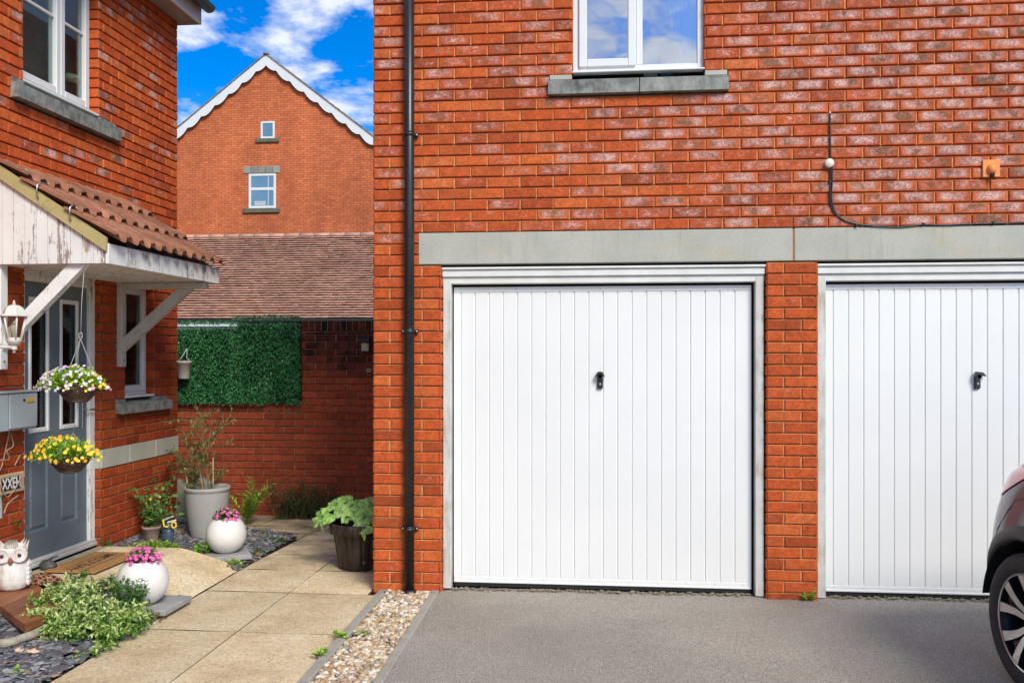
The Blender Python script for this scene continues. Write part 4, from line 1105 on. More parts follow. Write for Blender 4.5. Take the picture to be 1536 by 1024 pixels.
# ---------------------------------------------------------------- number plaque
m_pl = simple('sandstone', (.42, .3, .17), (.55, .42, .26), .9, 14, bump=.4, bscale=60)
pa = at(36, 706, X=XL+.02); pzt = pa.z; pzb = at(36, 735, X=XL+.02).z; py1_ = pa.y; py0_ = py1_-.38
PQ = thing('number_plaque', 'stone framed plaque with white letters on black on the brick wall left of the door', 'plaque', (XL, py1_-.2, pzb))
m = M(); m.box(XL+.002, XL+.022, py0_, py1_, pzb, pzt, .004); m.build('stone_surround', m_pl, PQ)
ia = at(2, 720, X=XL+.024).y; ib = at(31, 720, X=XL+.024).y
m = M(); m.box(XL+.0225, XL+.027, ia, ib, pzb+.024, pzt-.022, .002); pl = m.build('name_panel', simple('black_panel', (.015, .012, .03), (.03, .02, .05), .4, 20), PQ)
def text_mesh(body, size, name, mat, parent, mw, ext=.001, squeeze=1.0):
    cu = bpy.data.curves.new(name, 'FONT'); cu.body = body; cu.size = size; cu.extrude = ext; cu.align_x = 'CENTER'; cu.align_y = 'CENTER'; cu.offset = size*.012
    to = bpy.data.objects.new(name, cu); C.objects.link(to)
    dg = bpy.context.evaluated_depsgraph_get(); me = bpy.data.meshes.new_from_object(to.evaluated_get(dg))
    bpy.data.objects.remove(to)
    me.transform(mw @ Matrix.Diagonal((squeeze, 1, 1, 1))); off = origin_of(parent); me.transform(Matrix.Translation(-off))
    me.materials.clear(); me.materials.append(mat)
    o = bpy.data.objects.new(name, me); C.objects.link(o); o.parent = parent; return o
mw = Matrix.Translation((XL+.0285, (ia+ib)/2, (pzb+pzt)/2)) @ Matrix(((0, 0, 1), (1, 0, 0), (0, 1, 0))).to_4x4()
hgt = (pzt-pzb-.046)
text_mesh('XXEH', hgt*1.22, 'lettering', m_white, pl, mw, .001, (ib-ia)/(hgt*1.22*2.75))
# pale blue sign edge below the plaque
q = at(0, 757, X=XL+.01); m = M(); m.box(XL+.001, XL+.012, q.y-.3, q.y+.02, q.z-.09, q.z+.09, .004)
tag(m.build('wall_tile', simple('pale_tile', (.55, .62, .62), (.4, .5, .5), .4, 10), None, q), 'pale blue tile on the wall under the lettered plaque', 'tile')

# ================================================================== LANDING, MAT
LXE = -3.21; LZ = .155
m = M(); y_e = at(264, 826, Z=LZ).y
LY1 = DY1+.0; LY0 = 5.62
# landing slabs
def wedge(mm, pts_top, zb, mi=0, rv=.5):
    n_ = len(pts_top); P_ = [tuple(p) for p in pts_top]+[(p[0], p[1], zb) for p in pts_top]
    fs = [tuple(range(n_))]+[(i, (i+1) % n_, n_+(i+1) % n_, n_+i) for i in range(n_)]
    mm.faces(P_, fs, mi, rv)
wedge(m, [(XL, LY0, LZ), (LXE, LY0, LZ), (LXE, LY1, LZ), (XL, LY1, LZ)][::1], LZ-.045, 0, .7)
wedge(m, [(XL, LY0+.03, LZ-.046), (LXE-.02, LY0+.03, LZ-.046), (LXE-.02, LY1, LZ-.046), (XL, LY1, LZ-.046)], -.05, 1, .4)
wedge(m, [(XL, LY0+.1, LZ+.004), (XL+.07, LY0+.1, LZ+.004), (XL+.07, LY1-.01, LZ+.004), (XL, LY1-.01, LZ+.004)], LZ, 2, .2)
nx_, ny_ = 10, 14; P_ = []
for j in range(ny_+1):
    for i in range(nx_+1):
        t = i/nx_; y_lo = 5.74+(LY0+.05-5.74)*(1-t); y_hi = LY1+(6.72-LY1)*t
        x_ = LXE+.003+(PX0-LXE-.006)*t; y_ = y_lo+(y_hi-y_lo)*j/ny_
        P_.append((x_, y_, LZ-.002-(LZ-.004)*t**1.15+.003*noise.noise(Vector((x_*5, y_*5, 0)))))
b_ = len(m.v)
m.faces(P_, [(j*(nx_+1)+i, j*(nx_+1)+i+1, (j+1)*(nx_+1)+i+1, (j+1)*(nx_+1)+i) for j in range(ny_) for i in range(nx_)], 0, .9, True)
for jj in (0, ny_):
    for i in range(nx_):
        a = P_[jj*(nx_+1)+i]; b = P_[jj*(nx_+1)+i+1]
        m.poly([a, b, (b[0], b[1], -.05), (a[0], a[1], -.05)], 0, .5)
struct(m.build('doorstep', [m_pave, simple('brown_riser', (.16, .1, .06), (.25, .17, .1), .95, 18, bump=.6, bscale=50), simple('old_cement', (.3, .26, .18), (.45, .4, .3), .95, 14, bump=.6, bscale=70)], None))
# doormat
mq = [at(76, 855.5, Z=LZ+.014), at(144, 860, Z=LZ+.014), at(207, 829, Z=LZ+.014), at(135, 827, Z=LZ+.014)]
def mk_coir():
    k = NT('coir'); n_ = k.noise(150, 4, .8)
    base = k.ramp(n_, [(.3, (.26, .12, .035)), (.6, (.46, .235, .075)), (.8, (.58, .33, .13))])
    base = k.mix(k.ramp(k.noise(22, 3, .5), [(.24, .8), (.32, 0.)]), base, (.07, .04, .02))
    k.color(base); k.rough(.95); k.bump(n_, .8, .006); return k.mat
MT = thing('doormat', 'brown coir doormat with dark lettering on the step at the front door', 'doormat', (mq[0]+mq[2])/2-Vector((0, 0, .014)))
cm = (mq[0]+mq[2])/2; mw_x = .40/2; mw_y = (mq[3].y-mq[0].y)/2
mxa, mxb = (mq[0].x+mq[3].x)/2, (mq[1].x+mq[2].x)/2; mya, myb = (mq[0].y+mq[1].y)/2, (mq[2].y+mq[3].y)/2
m = M(); m.box(mxa, mxb, mya, myb, LZ+.006, LZ+.018, .004); m.build('mat', mk_coir(), MT)
m = M(); m.box(mxa-.006, mxb+.006, mya-.006, myb+.006, LZ+.0005, LZ+.0055, .002); m.build('rubber_backing', simple('mat_rubber', (.03, .025, .03), (.06, .055, .06), .7, 20), MT)
m_ink = simple('mat_ink', (.05, .025, .012), (.08, .04, .02), .95, 30)
mm_ = Matrix.Translation(((mxa+mxb)/2, (mya+myb)/2, LZ+.019)) @ Matrix.Rotation(pi/2, 4, 'Z')
text_mesh('WELCOME', .115, 'lettering', m_ink, MT, mm_, .0006, .92)
m = M()
for x_ in ((mxa+mxb)/2-.075, (mxa+mxb)/2+.075): m.box(x_-.004, x_+.004, mya+.05, myb-.05, LZ+.018, LZ+.0192, 0)
m.build('border_line', m_ink, MT)

# ================================================================== BACK WALL
BX0 = -5.4; BX1 = GX0+.3
BSX = at(453.5, 540, Y=YB).x; BZL = at(400, 602, Y=YB).z; BZH = at(500, 481.5, Y=YB).z
BW = thing('garden_wall', 'dark weathered brick garden wall at the end of the path, higher at its right end', 'wall', (-3, YB, 0))
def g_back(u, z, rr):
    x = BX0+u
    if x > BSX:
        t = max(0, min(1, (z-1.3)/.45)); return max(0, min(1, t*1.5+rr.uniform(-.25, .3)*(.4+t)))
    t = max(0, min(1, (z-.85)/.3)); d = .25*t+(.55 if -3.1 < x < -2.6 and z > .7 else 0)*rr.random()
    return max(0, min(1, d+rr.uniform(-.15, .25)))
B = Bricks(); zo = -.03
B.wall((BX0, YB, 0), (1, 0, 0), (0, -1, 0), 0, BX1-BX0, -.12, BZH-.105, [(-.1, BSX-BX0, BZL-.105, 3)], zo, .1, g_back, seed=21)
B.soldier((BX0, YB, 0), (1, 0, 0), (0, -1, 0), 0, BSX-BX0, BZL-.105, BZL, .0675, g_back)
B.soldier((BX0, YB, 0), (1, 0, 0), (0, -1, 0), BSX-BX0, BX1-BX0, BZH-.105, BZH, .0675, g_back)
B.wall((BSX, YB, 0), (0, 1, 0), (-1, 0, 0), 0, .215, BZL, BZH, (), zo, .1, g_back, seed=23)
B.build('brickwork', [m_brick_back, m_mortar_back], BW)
m = M(); m.box(BX0, BX1, YB+.035, YB+.214, -.12, BZL-.012, 0); m.box(BSX+.035, BX1, YB+.036, YB+.213, -.12, BZH-.012, 0); m.build('wall_core', simple('core_brick', (.2, .04, .02), (.25, .06, .03), .9, 5), BW)

# artificial hedge screen standing on the low wall
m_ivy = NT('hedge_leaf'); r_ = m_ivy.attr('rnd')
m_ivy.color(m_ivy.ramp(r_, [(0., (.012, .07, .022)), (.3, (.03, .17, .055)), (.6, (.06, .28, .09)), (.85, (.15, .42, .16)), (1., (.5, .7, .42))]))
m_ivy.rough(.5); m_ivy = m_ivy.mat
HX0 = -4.6; HX1 = BSX-.004; HZ0 = BZL-.005; 
HS = thing('hedge_screen', 'dark green artificial hedge panel standing on the low part of the garden wall', 'hedge', (-3.4, YB, HZ0))
rr = random.Random(31); m = M()
def hz_top(x): return at(380, 475, Y=YB).z+.015*noise.noise(Vector((x*5, 0, 3)))-(.05 if x < -3.95 else 0)+.02*noise.noise(Vector((x*14, 2, 3)))
for i in range(17000):
    x = rr.uniform(HX0, HX1-.01); zt = hz_top(x); f = rr.random()
    z = HZ0-.015+(zt-HZ0)*f; top = z > zt-.06
    y = YB-.02-.045*rr.random()-(.03*noise.noise(Vector((x*4, z*4, 0))))
    if top: y = YB+rr.uniform(-.07, .12); z = zt-rr.random()*.03
    d = Vector((rr.gauss(0, .55), -.45-.4*rr.random(), rr.gauss(-.35 if not top else .4, .5)))
    L_ = rr.uniform(.022, .042)
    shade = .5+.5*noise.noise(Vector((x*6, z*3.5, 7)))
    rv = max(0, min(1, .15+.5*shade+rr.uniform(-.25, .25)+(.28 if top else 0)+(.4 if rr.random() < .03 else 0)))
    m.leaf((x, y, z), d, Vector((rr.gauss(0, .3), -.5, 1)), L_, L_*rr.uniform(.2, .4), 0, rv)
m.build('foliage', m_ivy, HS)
m = M(); m.box(HX0+.7, HX1-.004, YB+.0, YB+.1, HZ0, at(380, 482, Y=YB).z-.0, .01); m.box(HX0, HX0+.699, YB+.0, YB+.1, HZ0, at(380, 494, Y=YB).z-.0, .01); m.build('backing_mesh', simple('hedge_back', (.004, .012, .006), (.008, .02, .01), .9, 20), HS)
# hanging bucket
q = at(276, 541, Y=YB-.16); qb = at(276, 568, Y=YB-.16); BK = thing('hanging_bucket', 'small pale grey bucket hanging by its handle on the green hedge panel', 'bucket', (q.x, q.y, qb.z))
m = M(); hh = q.z-qb.z; m.lathe([(0, qb.z), (.052, qb.z), (.056, qb.z+.01), (.073, q.z-.03), (.079, q.z-.028), (.08, q.z-.002), (.076, q.z), (.070, q.z-.01), (.05, qb.z+.02), (0, qb.z+.02)], (q.x, q.y, 0), 28); m.build('pail', simple('pail_grey', (.42, .38, .36), (.5, .46, .43), .5, 12), BK)
m = M(); m.tube([(q.x-.076, q.y, q.z-.01), (q.x-.02, q.y-.02, q.z+.03), (q.x+.01, q.y+.05, q.z+.13)], .0045, 6); m.tube([(q.x+.076, q.y, q.z-.01), (q.x+.03, q.y, q.z+.03), (q.x+.01, q.y+.05, q.z+.13)], .0035, 6); m.build('handle', simple('handle_white', (.6, .6, .55), None, .5), BK)
# solar light
q = at(548, 518, Y=YB-.05); SOL = thing('solar_light', 'small black solar wall light with a clear lens on the dark brick wall', 'wall light', (q.x, YB, q.z))
m = M(); m.box(q.x-.055, q.x+.055, YB-.09, YB-.008, q.z+.03, q.z+.075, .008); m.box(q.x-.05, q.x+.05, YB-.03, YB-.007, q.z-.07, q.z+.03, .006); m.build('housing', m_black, SOL)
m = M(); m.box(q.x-.04, q.x+.04, YB-.075, YB-.031, q.z-.062, q.z+.028, .01); m.build('lens', simple('lens', (.55, .48, .36), (.4, .36, .3), .2, 30), SOL)
m = M(); m.poly([(q.x-.05, YB-.092, q.z+.07), (q.x+.05, YB-.092, q.z+.07), (q.x+.05, YB-.02, q.z+.092), (q.x-.05, YB-.02, q.z+.092)]); m.build('solar_panel', simple('panel', (.02, .04, .07), None, .15), SOL)
q = at(553, 555, Y=YB-.02); m = M(); m.box(q.x-.028, q.x+.028, YB-.02, YB-.007, q.z-.02, q.z+.02, .003); m.blob((q.x, YB-.022, q.z), (.006, .004, .006), 1, 8, 5, 0)
tag(m.build('wall_plate', simple('plate_grey', (.25, .2, .17), (.35, .3, .26), .6, 20), None, q), 'small grey fixing plate on the dark brick below the solar light', 'plate')

# ================================================================== FAR BUILDINGS
# tiled garage behind
YE = at(400, 478, Y=22.9).y; ZE = at(400, 478, Y=22.9).z; ZR = at(400, 353, Y=25.6).z; YR = 25.6
FG = thing('far_garage', 'low building behind the hedge with a wide red brown tiled roof', 'garage', (-6, 24, 0))
def mk_ftile():
    k = NT('plain_tiles'); r = k.attr('rnd')
    base = k.ramp(r, [(0., (.44, .21, .13)), (.3, (.50, .25, .165)), (.6, (.56, .30, .205)), (.9, (.52, .26, .17)), (1., (.46, .25, .17))])
    base = k.mix(1., base, k.ramp(k.noise(1.2, 5, .6), [(.3, .8), (.7, 1.15)]), 'MULTIPLY')
    k.color(base); k.rough(.9); k.bump(k.noise(20, 4, .6), .3, .01); return k.mat
m = M(); nrow = 36; rr = random.Random(8); FGX0, FGX1 = -15.5, -1.0
for i in range(nrow):
    t0 = i/nrow; t1 = (i+1)/nrow; y_0 = YE+(YR-YE)*t0; y_1 = YE+(YR-YE)*t1; z_0 = ZE+(ZR-ZE)*t0; z_1 = ZE+(ZR-ZE)*t1
    x_ = FGX0-(.082 if i % 2 else 0)
    while x_ < FGX1:
        lf = .042+rr.uniform(-.005, .006); g = .004; rv = rr.random()
        a, b = x_+g/2, x_+.165-g/2; dz = rr.uniform(-.004, .004); yo = -.012
        m.poly([(x_, y_0+.03, z_0+.0), (x_+.165, y_0+.03, z_0+.0), (x_+.165, y_0-.006, z_0+.03), (x_, y_0-.006, z_0+.03)], 1) if False else None
        P_ = [(a, y_0+yo, z_0+lf-.012+dz), (b, y_0+yo, z_0+lf-.012-dz), (b, y_0+yo, z_0+lf-dz), (a, y_0+yo, z_0+lf+dz), (b, y_1+.03, z_1+.008), (a, y_1+.03, z_1+.008)]
        m.faces(P_, [(0, 1, 2, 3), (3, 2, 4, 5)], 0, rv); x_ += .165
m.poly([(FGX0, YE, ZE-.01), (FGX1, YE, ZE-.01), (FGX1, YR, ZR-.01), (FGX0, YR, ZR-.01)], 1)
x_ = FGX0
while x_ < FGX1:
    m.tube([(x_+.01, YR, ZR-.03), (x_+.44, YR, ZR-.03)], .075, 10, 2, rr.random()); x_ += .45
m.poly([(FGX0, YR, ZR-.02), (FGX1, YR, ZR-.02), (FGX1, 2*YR-YE, ZE), (FGX0, 2*YR-YE, ZE)], 1)
m.build('roof', [mk_ftile(), simple('under_tiles', (.04, .02, .015), None, .95), simple('ridge_tiles', (.46, .27, .2), (.54, .34, .26), .9, 3, rndmix=.15)], FG)
m = M(); m.box(FGX0, FGX1, YE+.06, YE+.1, ZE-.19, ZE-.035, .004); m.box(FGX0+.2, FGX1-.2, YE+.35, YE+.6, 0, ZE-.05, 0); m.build('fascia', m_white, FG)
m = M(); m.box(FGX0, FGX1, YE-.02, YE+.055, ZE-.075, ZE-.01, .02); m.build('gutter', m_black, FG)
m = M(); m.box(FGX0+.2, FGX1-.2, YE+.25, 2*YR-YE-.3, 0, ZE-.2, 0); m.build('wall', simple('render_white', (.62, .62, .6), (.7, .7, .68), .9, 2), FG)

# gabled house
YH = 29.3
def ah(px, py): return at(px, py, Y=YH)
ap = ah(401, 92); el = ah(265, 196); er = ah(560, 222)
sl_l = (ap.z-el.z)/(ap.x-el.x); sl_r = (ap.z-er.z)/(er.x-ap.x); sl_ = (sl_l+sl_r)/2
hw = 5.3; ez = ap.z-hw*sl_
def mk_farbrick():
    k = NT('far_brick'); 
    sp = k.n('ShaderNodeSeparateXYZ'); k.L(k.tc.outputs['Object'], sp.inputs[0]); cb = k.n('ShaderNodeCombineXYZ'); k.L(sp.outputs[0], cb.inputs[0]); k.L(sp.outputs[2], cb.inputs[1])
    bt = k.n('ShaderNodeTexBrick'); bt.offset = .5; bt.squash = 1; k.L(cb.outputs[0], bt.inputs['Vector'])
    bt.inputs['Scale'].default_value = 1; bt.inputs['Brick Width'].default_value = .225; bt.inputs['Row Height'].default_value = .075; bt.inputs['Mortar Size'].default_value = .009; bt.inputs['Mortar Smooth'].default_value = .2
    bt.inputs['Color1'].default_value = (.72, .185, .06, 1); bt.inputs['Color2'].default_value = (.58, .13, .042, 1); bt.inputs['Mortar'].default_value = (.30, .09, .04, 1)
    base = k.mix(1., bt.outputs['Color'], k.ramp(k.noise(.5, 6, .75, k.map((1, 1, .5))), [(.32, .66), (.68, 1.2)]), 'MULTIPLY')
    base = k.mix(1., base, k.ramp(k.noise(9, 4, .7), [(.3, .8), (.7, 1.2)]), 'MULTIPLY')
    k.color(base); k.rough(.9); k.bump(bt.outputs['Fac'], -.6, .01); return k.mat
FH = thing('gabled_house', 'tall orange brick house with white scalloped bargeboards and two small windows', 'house', (ap.x, YH, 0))
m = M()
P0 = [(ap.x-hw, 0), (ap.x+hw, 0), (ap.x+hw, ez), (ap.x, ap.z), (ap.x-hw, ez)]
n_ = 5; P_ = [(x, YH, z) for x, z in P0]+[(x, YH+9, z) for x, z in P0]
m.faces(P_, [tuple(range(5)), tuple(range(9, 4, -1)), (0, 5, 6, 1), (1, 6, 7, 2), (4, 9, 5, 0)], 0); m.build('wall', mk_farbrick(), FH)
m = M()
for s_ in (-1, 1):
    a = Vector((ap.x, 0, ap.z+.16)); ex = ap.x+s_*(hw+.4); ezz = ap.z+.16-(hw+.4)*sl_
    n_ = 30
    for i in range(n_):
        x0_, x1_ = ap.x+(ex-ap.x)*i/n_, ap.x+(ex-ap.x)*(i+1)/n_; z0_, z1_ = ap.z+.2-(ap.z+.2-ezz)*i/n_, ap.z+.2-(ap.z+.2-ezz)*(i+1)/n_
        m.faces([(x0_, YH-.16, z0_-.02), (x1_, YH-.16, z1_-.02), (x1_, YH-.16, z1_+.035), (x0_, YH-.16, z0_+.015), (x1_, YH+9.1, z1_+.035), (x0_, YH+9.1, z0_+.015)], [(0, 1, 2, 3), (3, 2, 4, 5)], 0, R.random())
m.blob((ap.x, YH-.12, ap.z+.20), (.10, .1, .05), 2, 8, 6, .2); m.build('roof', simple('far_roof', (.2, .11, .07), (.34, .22, .12), .9, 4, rndmix=.25), FH)
for s_ in (-1, 1):
    m = M(); ex = ap.x+s_*(hw+.35); Lh = (hw+.35); n_ = 150; pitch = .47
    top = []; bot = []
    for i in range(n_+1):
        t = Lh*i/n_; x_ = ap.x+s_*t; z_ = ap.z+.18-t*sl_
        ph = ((t+.12)/pitch) % 1
        sc_ = .27+.11*abs(sin(pi*ph))**.8
        top.append((x_, z_)); bot.append((x_, z_-sc_))
    P_ = [(x, YH-.13, z) for x, z in top]+[(x, YH-.13, z) for x, z in bot]+[(x, YH-.10, z) for x, z in top]+[(x, YH-.10, z) for x, z in bot]
    N_ = n_+1
    m.faces(P_, [(i, i+1, N_+i+1, N_+i) for i in range(n_)]+[(N_+i, N_+i+1, 3*N_+i+1, 3*N_+i) for i in range(n_)], 0)
    m.build('bargeboard', m_white, FH)
def fwin(px0, px1, py0, py1, sill, bar, head):
    a = ah(px0, py0); b = ah(px1, py1); x0, x1, z1, z0 = a.x, b.x, a.z, b.z
    m = M(); q = .085 if bar else .07; y0, y1 = YH-.02, YH+.05
    m.box(x0, x0+q, y0, y1, z0, z1, .01); m.box(x1-q, x1, y0, y1, z0, z1, .01); m.box(x0+q, x1-q, y0, y1, z0, z0+q, .01); m.box(x0+q, x1-q, y0, y1, z1-q, z1, .01)
    if bar: zb = ah(px0, bar).z; m.box(x0+q, x1-q, y0, y1, zb-.05, zb+.05, .01)
    w = m.build('window', m_white, FH)
    m = M(); m.box(x0+q-.01, x1-q+.01, YH-.004, YH-.002, z0+q-.01, z1-q+.01, 0); 
    g = m.build('pane', m_farglass, w)
    if bar:
        m = M(); m.box(x0+.2, x1-.35, YH-.008, YH-.005, z0+.1, z0+.25, 0); m.box(x1-.28, x1-.24, YH-.008, YH-.005, z0+.1, z1-.1, 0); m.build('blind', simple('far_blind', (.45, .5, .52), None, .8), w)
    sa = ah(sill[0], sill[2]); sb = ah(sill[1], sill[3]); m = M(); m.box(sa.x, sb.x, YH-.07, YH, sb.z, sa.z, .01); m.build('window_sill', simple('far_stone', (.11, .10, .07), (.17, .15, .11), .9, 4), w)
    if head:
        sa = ah(head[0], head[2]); sb = ah(head[1], head[3]); m = M(); nn = 5
        for i in range(nn):
            m.box(sa.x+(sb.x-sa.x)*i/nn+.006, sa.x+(sb.x-sa.x)*(i+1)/nn-.006, YH-.03, YH+.02, sb.z, sa.z, .01, 0, R.random())
        m.build('window_head', simple('far_head', (.25, .24, .2), (.33, .31, .27), .9, 3, rndmix=.2), w)
k = NT('far_glass'); k.color(k.ramp(k.noise(.8, 3), [(.3, (.10, .20, .30)), (.7, (.16, .30, .42))])); k.rough(.12); m_farglass = k.mat
fwin(391, 412, 182.5, 208, (384, 419, 208.5, 213.5), None, None)
fwin(373, 414, 261, 312.5, (365, 420, 313, 319), 284, (365, 420.5, 250, 259.5))

# ================================================================== POTS AND PLANTS
def leaf_mat(name, cols, rough=.5, sss=True):
    k = NT(name); r = k.attr('rnd'); n_ = len(cols)
    c = k.ramp(r, [(i/(n_-1), c) for i, c in enumerate(cols)])
    c = k.mix(1., c, k.ramp(k.noise(60, 3, .6), [(.3, .85), (.7, 1.15)]), 'MULTIPLY')
    k.color(c); k.rough(rough)
    tr = k.n('ShaderNodeBsdfTranslucent'); k.L(c, tr.inputs[0]); mx = k.n('ShaderNodeMixShader'); mx.inputs[0].default_value = .3
    k.L(k.b.outputs[0], mx.inputs[1]); k.L(tr.outputs[0], mx.inputs[2]); k.L(mx.outputs[0], k.out.inputs[0]); return k.mat
m_lf_bright = leaf_mat('leaf_bright', [(.08, .22, .015), (.20, .42, .03), (.38, .62, .05), (.5, .7, .12)])
m_lf_mid = leaf_mat('leaf_mid', [(.03, .09, .015), (.07, .17, .03), (.12, .24, .05), (.2, .33, .09)])
m_lf_var = leaf_mat('leaf_variegated', [(.05, .15, .02), (.13, .30, .035), (.28, .48, .08), (.52, .64, .22), (.74, .78, .42)])
m_lf_dark = leaf_mat('leaf_dark', [(.02, .05, .012), (.04, .10, .025), (.08, .16, .04)])
m_lf_squash = leaf_mat('leaf_squash', [(.10, .24, .05), (.20, .38, .10), (.32, .48, .18)])
m_lf_olive = leaf_mat('leaf_olive', [(.10, .13, .03), (.2, .24, .07), (.32, .34, .13)])
m_stem = simple('stem', (.16, .11, .05), (.25, .19, .09), .8, 20)
m_stemg = simple('stem_green', (.12, .18, .04), (.2, .26, .08), .7, 20)
m_pink = simple('petal_pink', (.50, .03, .25), (.80, .14, .48), .6, 40, rndmix=.3)
m_yellow = simple('petal_yellow', (.8, .5, .02), (.85, .6, .05), .6, 30, rndmix=.15)
m_wpetal = simple('petal_white', (.78, .76, .74), (.7, .62, .72), .6, 30, rndmix=.15)
m_lilac = simple('petal_lilac', (.42, .34, .7), (.6, .5, .75), .6, 30, rndmix=.2)
m_orange = simple('petal_orange', (.75, .28, .02), (.8, .4, .04), .6, 30)
m_pot_soil = simple('pot_soil', (.03, .02, .014), (.05, .035, .025), .95, 50, bump=.8, bscale=100)

def rv3(rr, s=1): return Vector((rr.gauss(0, s), rr.gauss(0, s), rr.gauss(0, s)))
def mound(m, c, rad, n, leafL, leafW, rr, updir=.6, mi=0, lo=0, hi=1, shell=.5):
    c = Vector(c)
    for i in range(n):
        d = rv3(rr).normalized(); d.z = abs(d.z)
        q = shell+(1-shell)*rr.random()
        k_ = 1+.3*noise.noise(Vector((d.x*2.2, d.y*2.2, d.z*2.2+c.x*9)))
        p = c+Vector((d.x*rad[0], d.y*rad[1], d.z*rad[2]))*q*k_
        dd = (d+Vector((0, 0, updir))+rv3(rr, .45))
        L_ = leafL*rr.uniform(.7, 1.3)
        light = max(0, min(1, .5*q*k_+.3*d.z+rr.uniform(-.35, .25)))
        m.leaf(p, dd, rv3(rr, .5)+Vector((0, 0, 1)), L_, L_*leafW, mi, lo+(hi-lo)*light)

# white sphere pots on paving squares
m_ceramic = simple('white_ceramic', (.78, .77, .75), (.72, .69, .65), .3, 5, coat=.3)
m_slabgrey = simple('grey_slab', (.25, .245, .24), (.36, .35, .34), .85, 9, bump=.3, bscale=60)
def tile_slab(name, c, w, rot, tilt, label, z):
    m = M(); rt = Matrix.Rotation(rot, 3, 'Z') @ Matrix.Rotation(tilt, 3, 'X'); m.obox((c[0], c[1], z), (w/2, w/2, .018), rt, .005)
    return tag(m.build(name, m_slabgrey, None, (c[0], c[1], z-.018)), label, 'paving slab')
def ball_pot(c, z, r, label, flabel, seed, nfl, fl_rnd):
    P = thing('ball_planter', label, 'planter', (c[0], c[1], z))
    m = M(); prof = []
    for i in range(22):
        a = -pi/2+.42+(pi*.5-.42+.92)*i/21; prof.append((r*cos(a), z+r*.93+r*sin(a)*1.0))
    zt = prof[-1][1]; rt = prof[-1][0]
    prof = [(0, prof[0][1])]+prof+[(rt-.006, zt+.003), (rt-.014, zt-.004), (rt-.012, zt-.03)]
    m.lathe(prof, (c[0], c[1], 0), 48); m.build('pot', m_ceramic, P)
    m = M(); m.lathe([(rt-.008, zt-.02), (0, zt-.012)], (c[0], c[1], 0), 24); m.build('soil', m_pot_soil, P)
    rr = random.Random(seed); F_ = thing('pink_flowers', flabel, 'flowers', (c[0], c[1], zt-.012))
    m = M(); mound(m, (c[0], c[1], zt-.02), (rt*.95, rt*.95, rt*.85), 620, .028, .5, rr, .8); m.build('foliage', m_lf_mid, F_)
    m = M()
    for i in range(nfl):
        d = rv3(rr).normalized(); d.z = abs(d.z)*.9+.05; kq = 1+.3*noise.noise(d*2.4+Vector((seed, 0, 0)))+rr.uniform(-.1, .12)
        p = Vector((c[0], c[1], zt-.01))+Vector((d.x*rt*1.04, d.y*rt*1.04, d.z*rt*.95))*kq
        m.flower(p, d+Vector((0, -.6, .4)), rr.uniform(.010, .015), 0, 1, rr.random(), 6)
    m.build('petals', [m_pink, m_yellow], F_)
p1 = at(216, 905, Z=.075); rp = .158
ball_pot((-2.90, 5.50), .055, rp, 'white ball-shaped planter near the front of the bed beside the doorstep', 'bright pink flowers filling the nearer white ball planter', 41, 90, 0)
tile_slab('paving_slab', (-2.86, 5.54), .36, .78+.78, 0, 'grey square slab under the nearer white ball planter', .038)
ball_pot((-2.965, 6.93), .072, .155, 'white ball-shaped planter standing in front of the tall grey pot', 'dark pink flowers in the farther white ball planter', 42, 60, 0)
tile_slab('paving_slab', (-2.96, 6.93), .34, .5, 0, 'grey square slab under the farther white ball planter', .055)

# tall grey pot
gp = (-3.36, 7.46); gz_ = .03
GP = thing('tall_pot', 'tall tapered light grey plant pot in the corner by the house', 'plant pot', (gp[0], gp[1], gz_))
m = M(); rt = at(345, 730, Y=gp[1]).x-gp[0]; rt = .2; ztop = at(310, 729, Y=gp[1]-.0).z
m.lathe([(0, gz_), (.112, gz_), (.122, gz_+.01), (.15, gz_+.13), (.171, gz_+.26), (.180, ztop-.05), (.181, ztop-.034), (.187, ztop-.03), (.189, ztop-.004), (.184, ztop), (.173, ztop-.002), (.169, ztop-.02), (.165, ztop-.09)], (gp[0], gp[1], 0), 48)
k = NT('grey_fibrecement'); b_ = k.ramp(k.noise(5, 5, .6), [(.3, (.34, .32, .30)), (.7, (.42, .40, .375))]); sp = k.n('ShaderNodeSeparateXYZ'); k.L(k.tc.outputs['Object'], sp.inputs[0])
mk = k.math('ADD', k.math('MULTIPLY', k.noise(12, 4, .6), .12), sp.outputs[2]); b_ = k.mix(k.ramp(mk, [(.12, .8), (.135, 0.)]), b_, (.17, .12, .1)); k.color(b_); k.rough(.7); k.bump(k.noise(80, 4), .15, .004)
m.build('pot', k.mat, GP)
m = M(); m.lathe([(.17, ztop-.06), (0, ztop-.045)], (gp[0], gp[1], 0), 24); m.build('soil', m_pot_soil, GP)
# bamboo canes
rr = random.Random(5); CN_ = thing('garden_canes', 'three bamboo canes standing in the tall grey pot', 'canes', (gp[0], gp[1], ztop-.05))
for (a, b, c, d) in ((284, 725, 275, 690), (305, 727, 298, 689), (320, 727, 319.5, 686)):
    p = at(a, b, Y=gp[1]-.05); q = at(c, d, Y=gp[1]-.0); p.z = ztop-.06; m = M()
    pp = [p.lerp(q, t) for t in (0, .33, .34, .36, .66, .67, .69, 1)]; m.tube(pp, [.006, .0055, .0075, .0055, .0055, .007, .0052, .005], 7); m.build('cane', simple('bamboo', (.42, .26, .13), (.5, .34, .2), .6, 10), CN_)
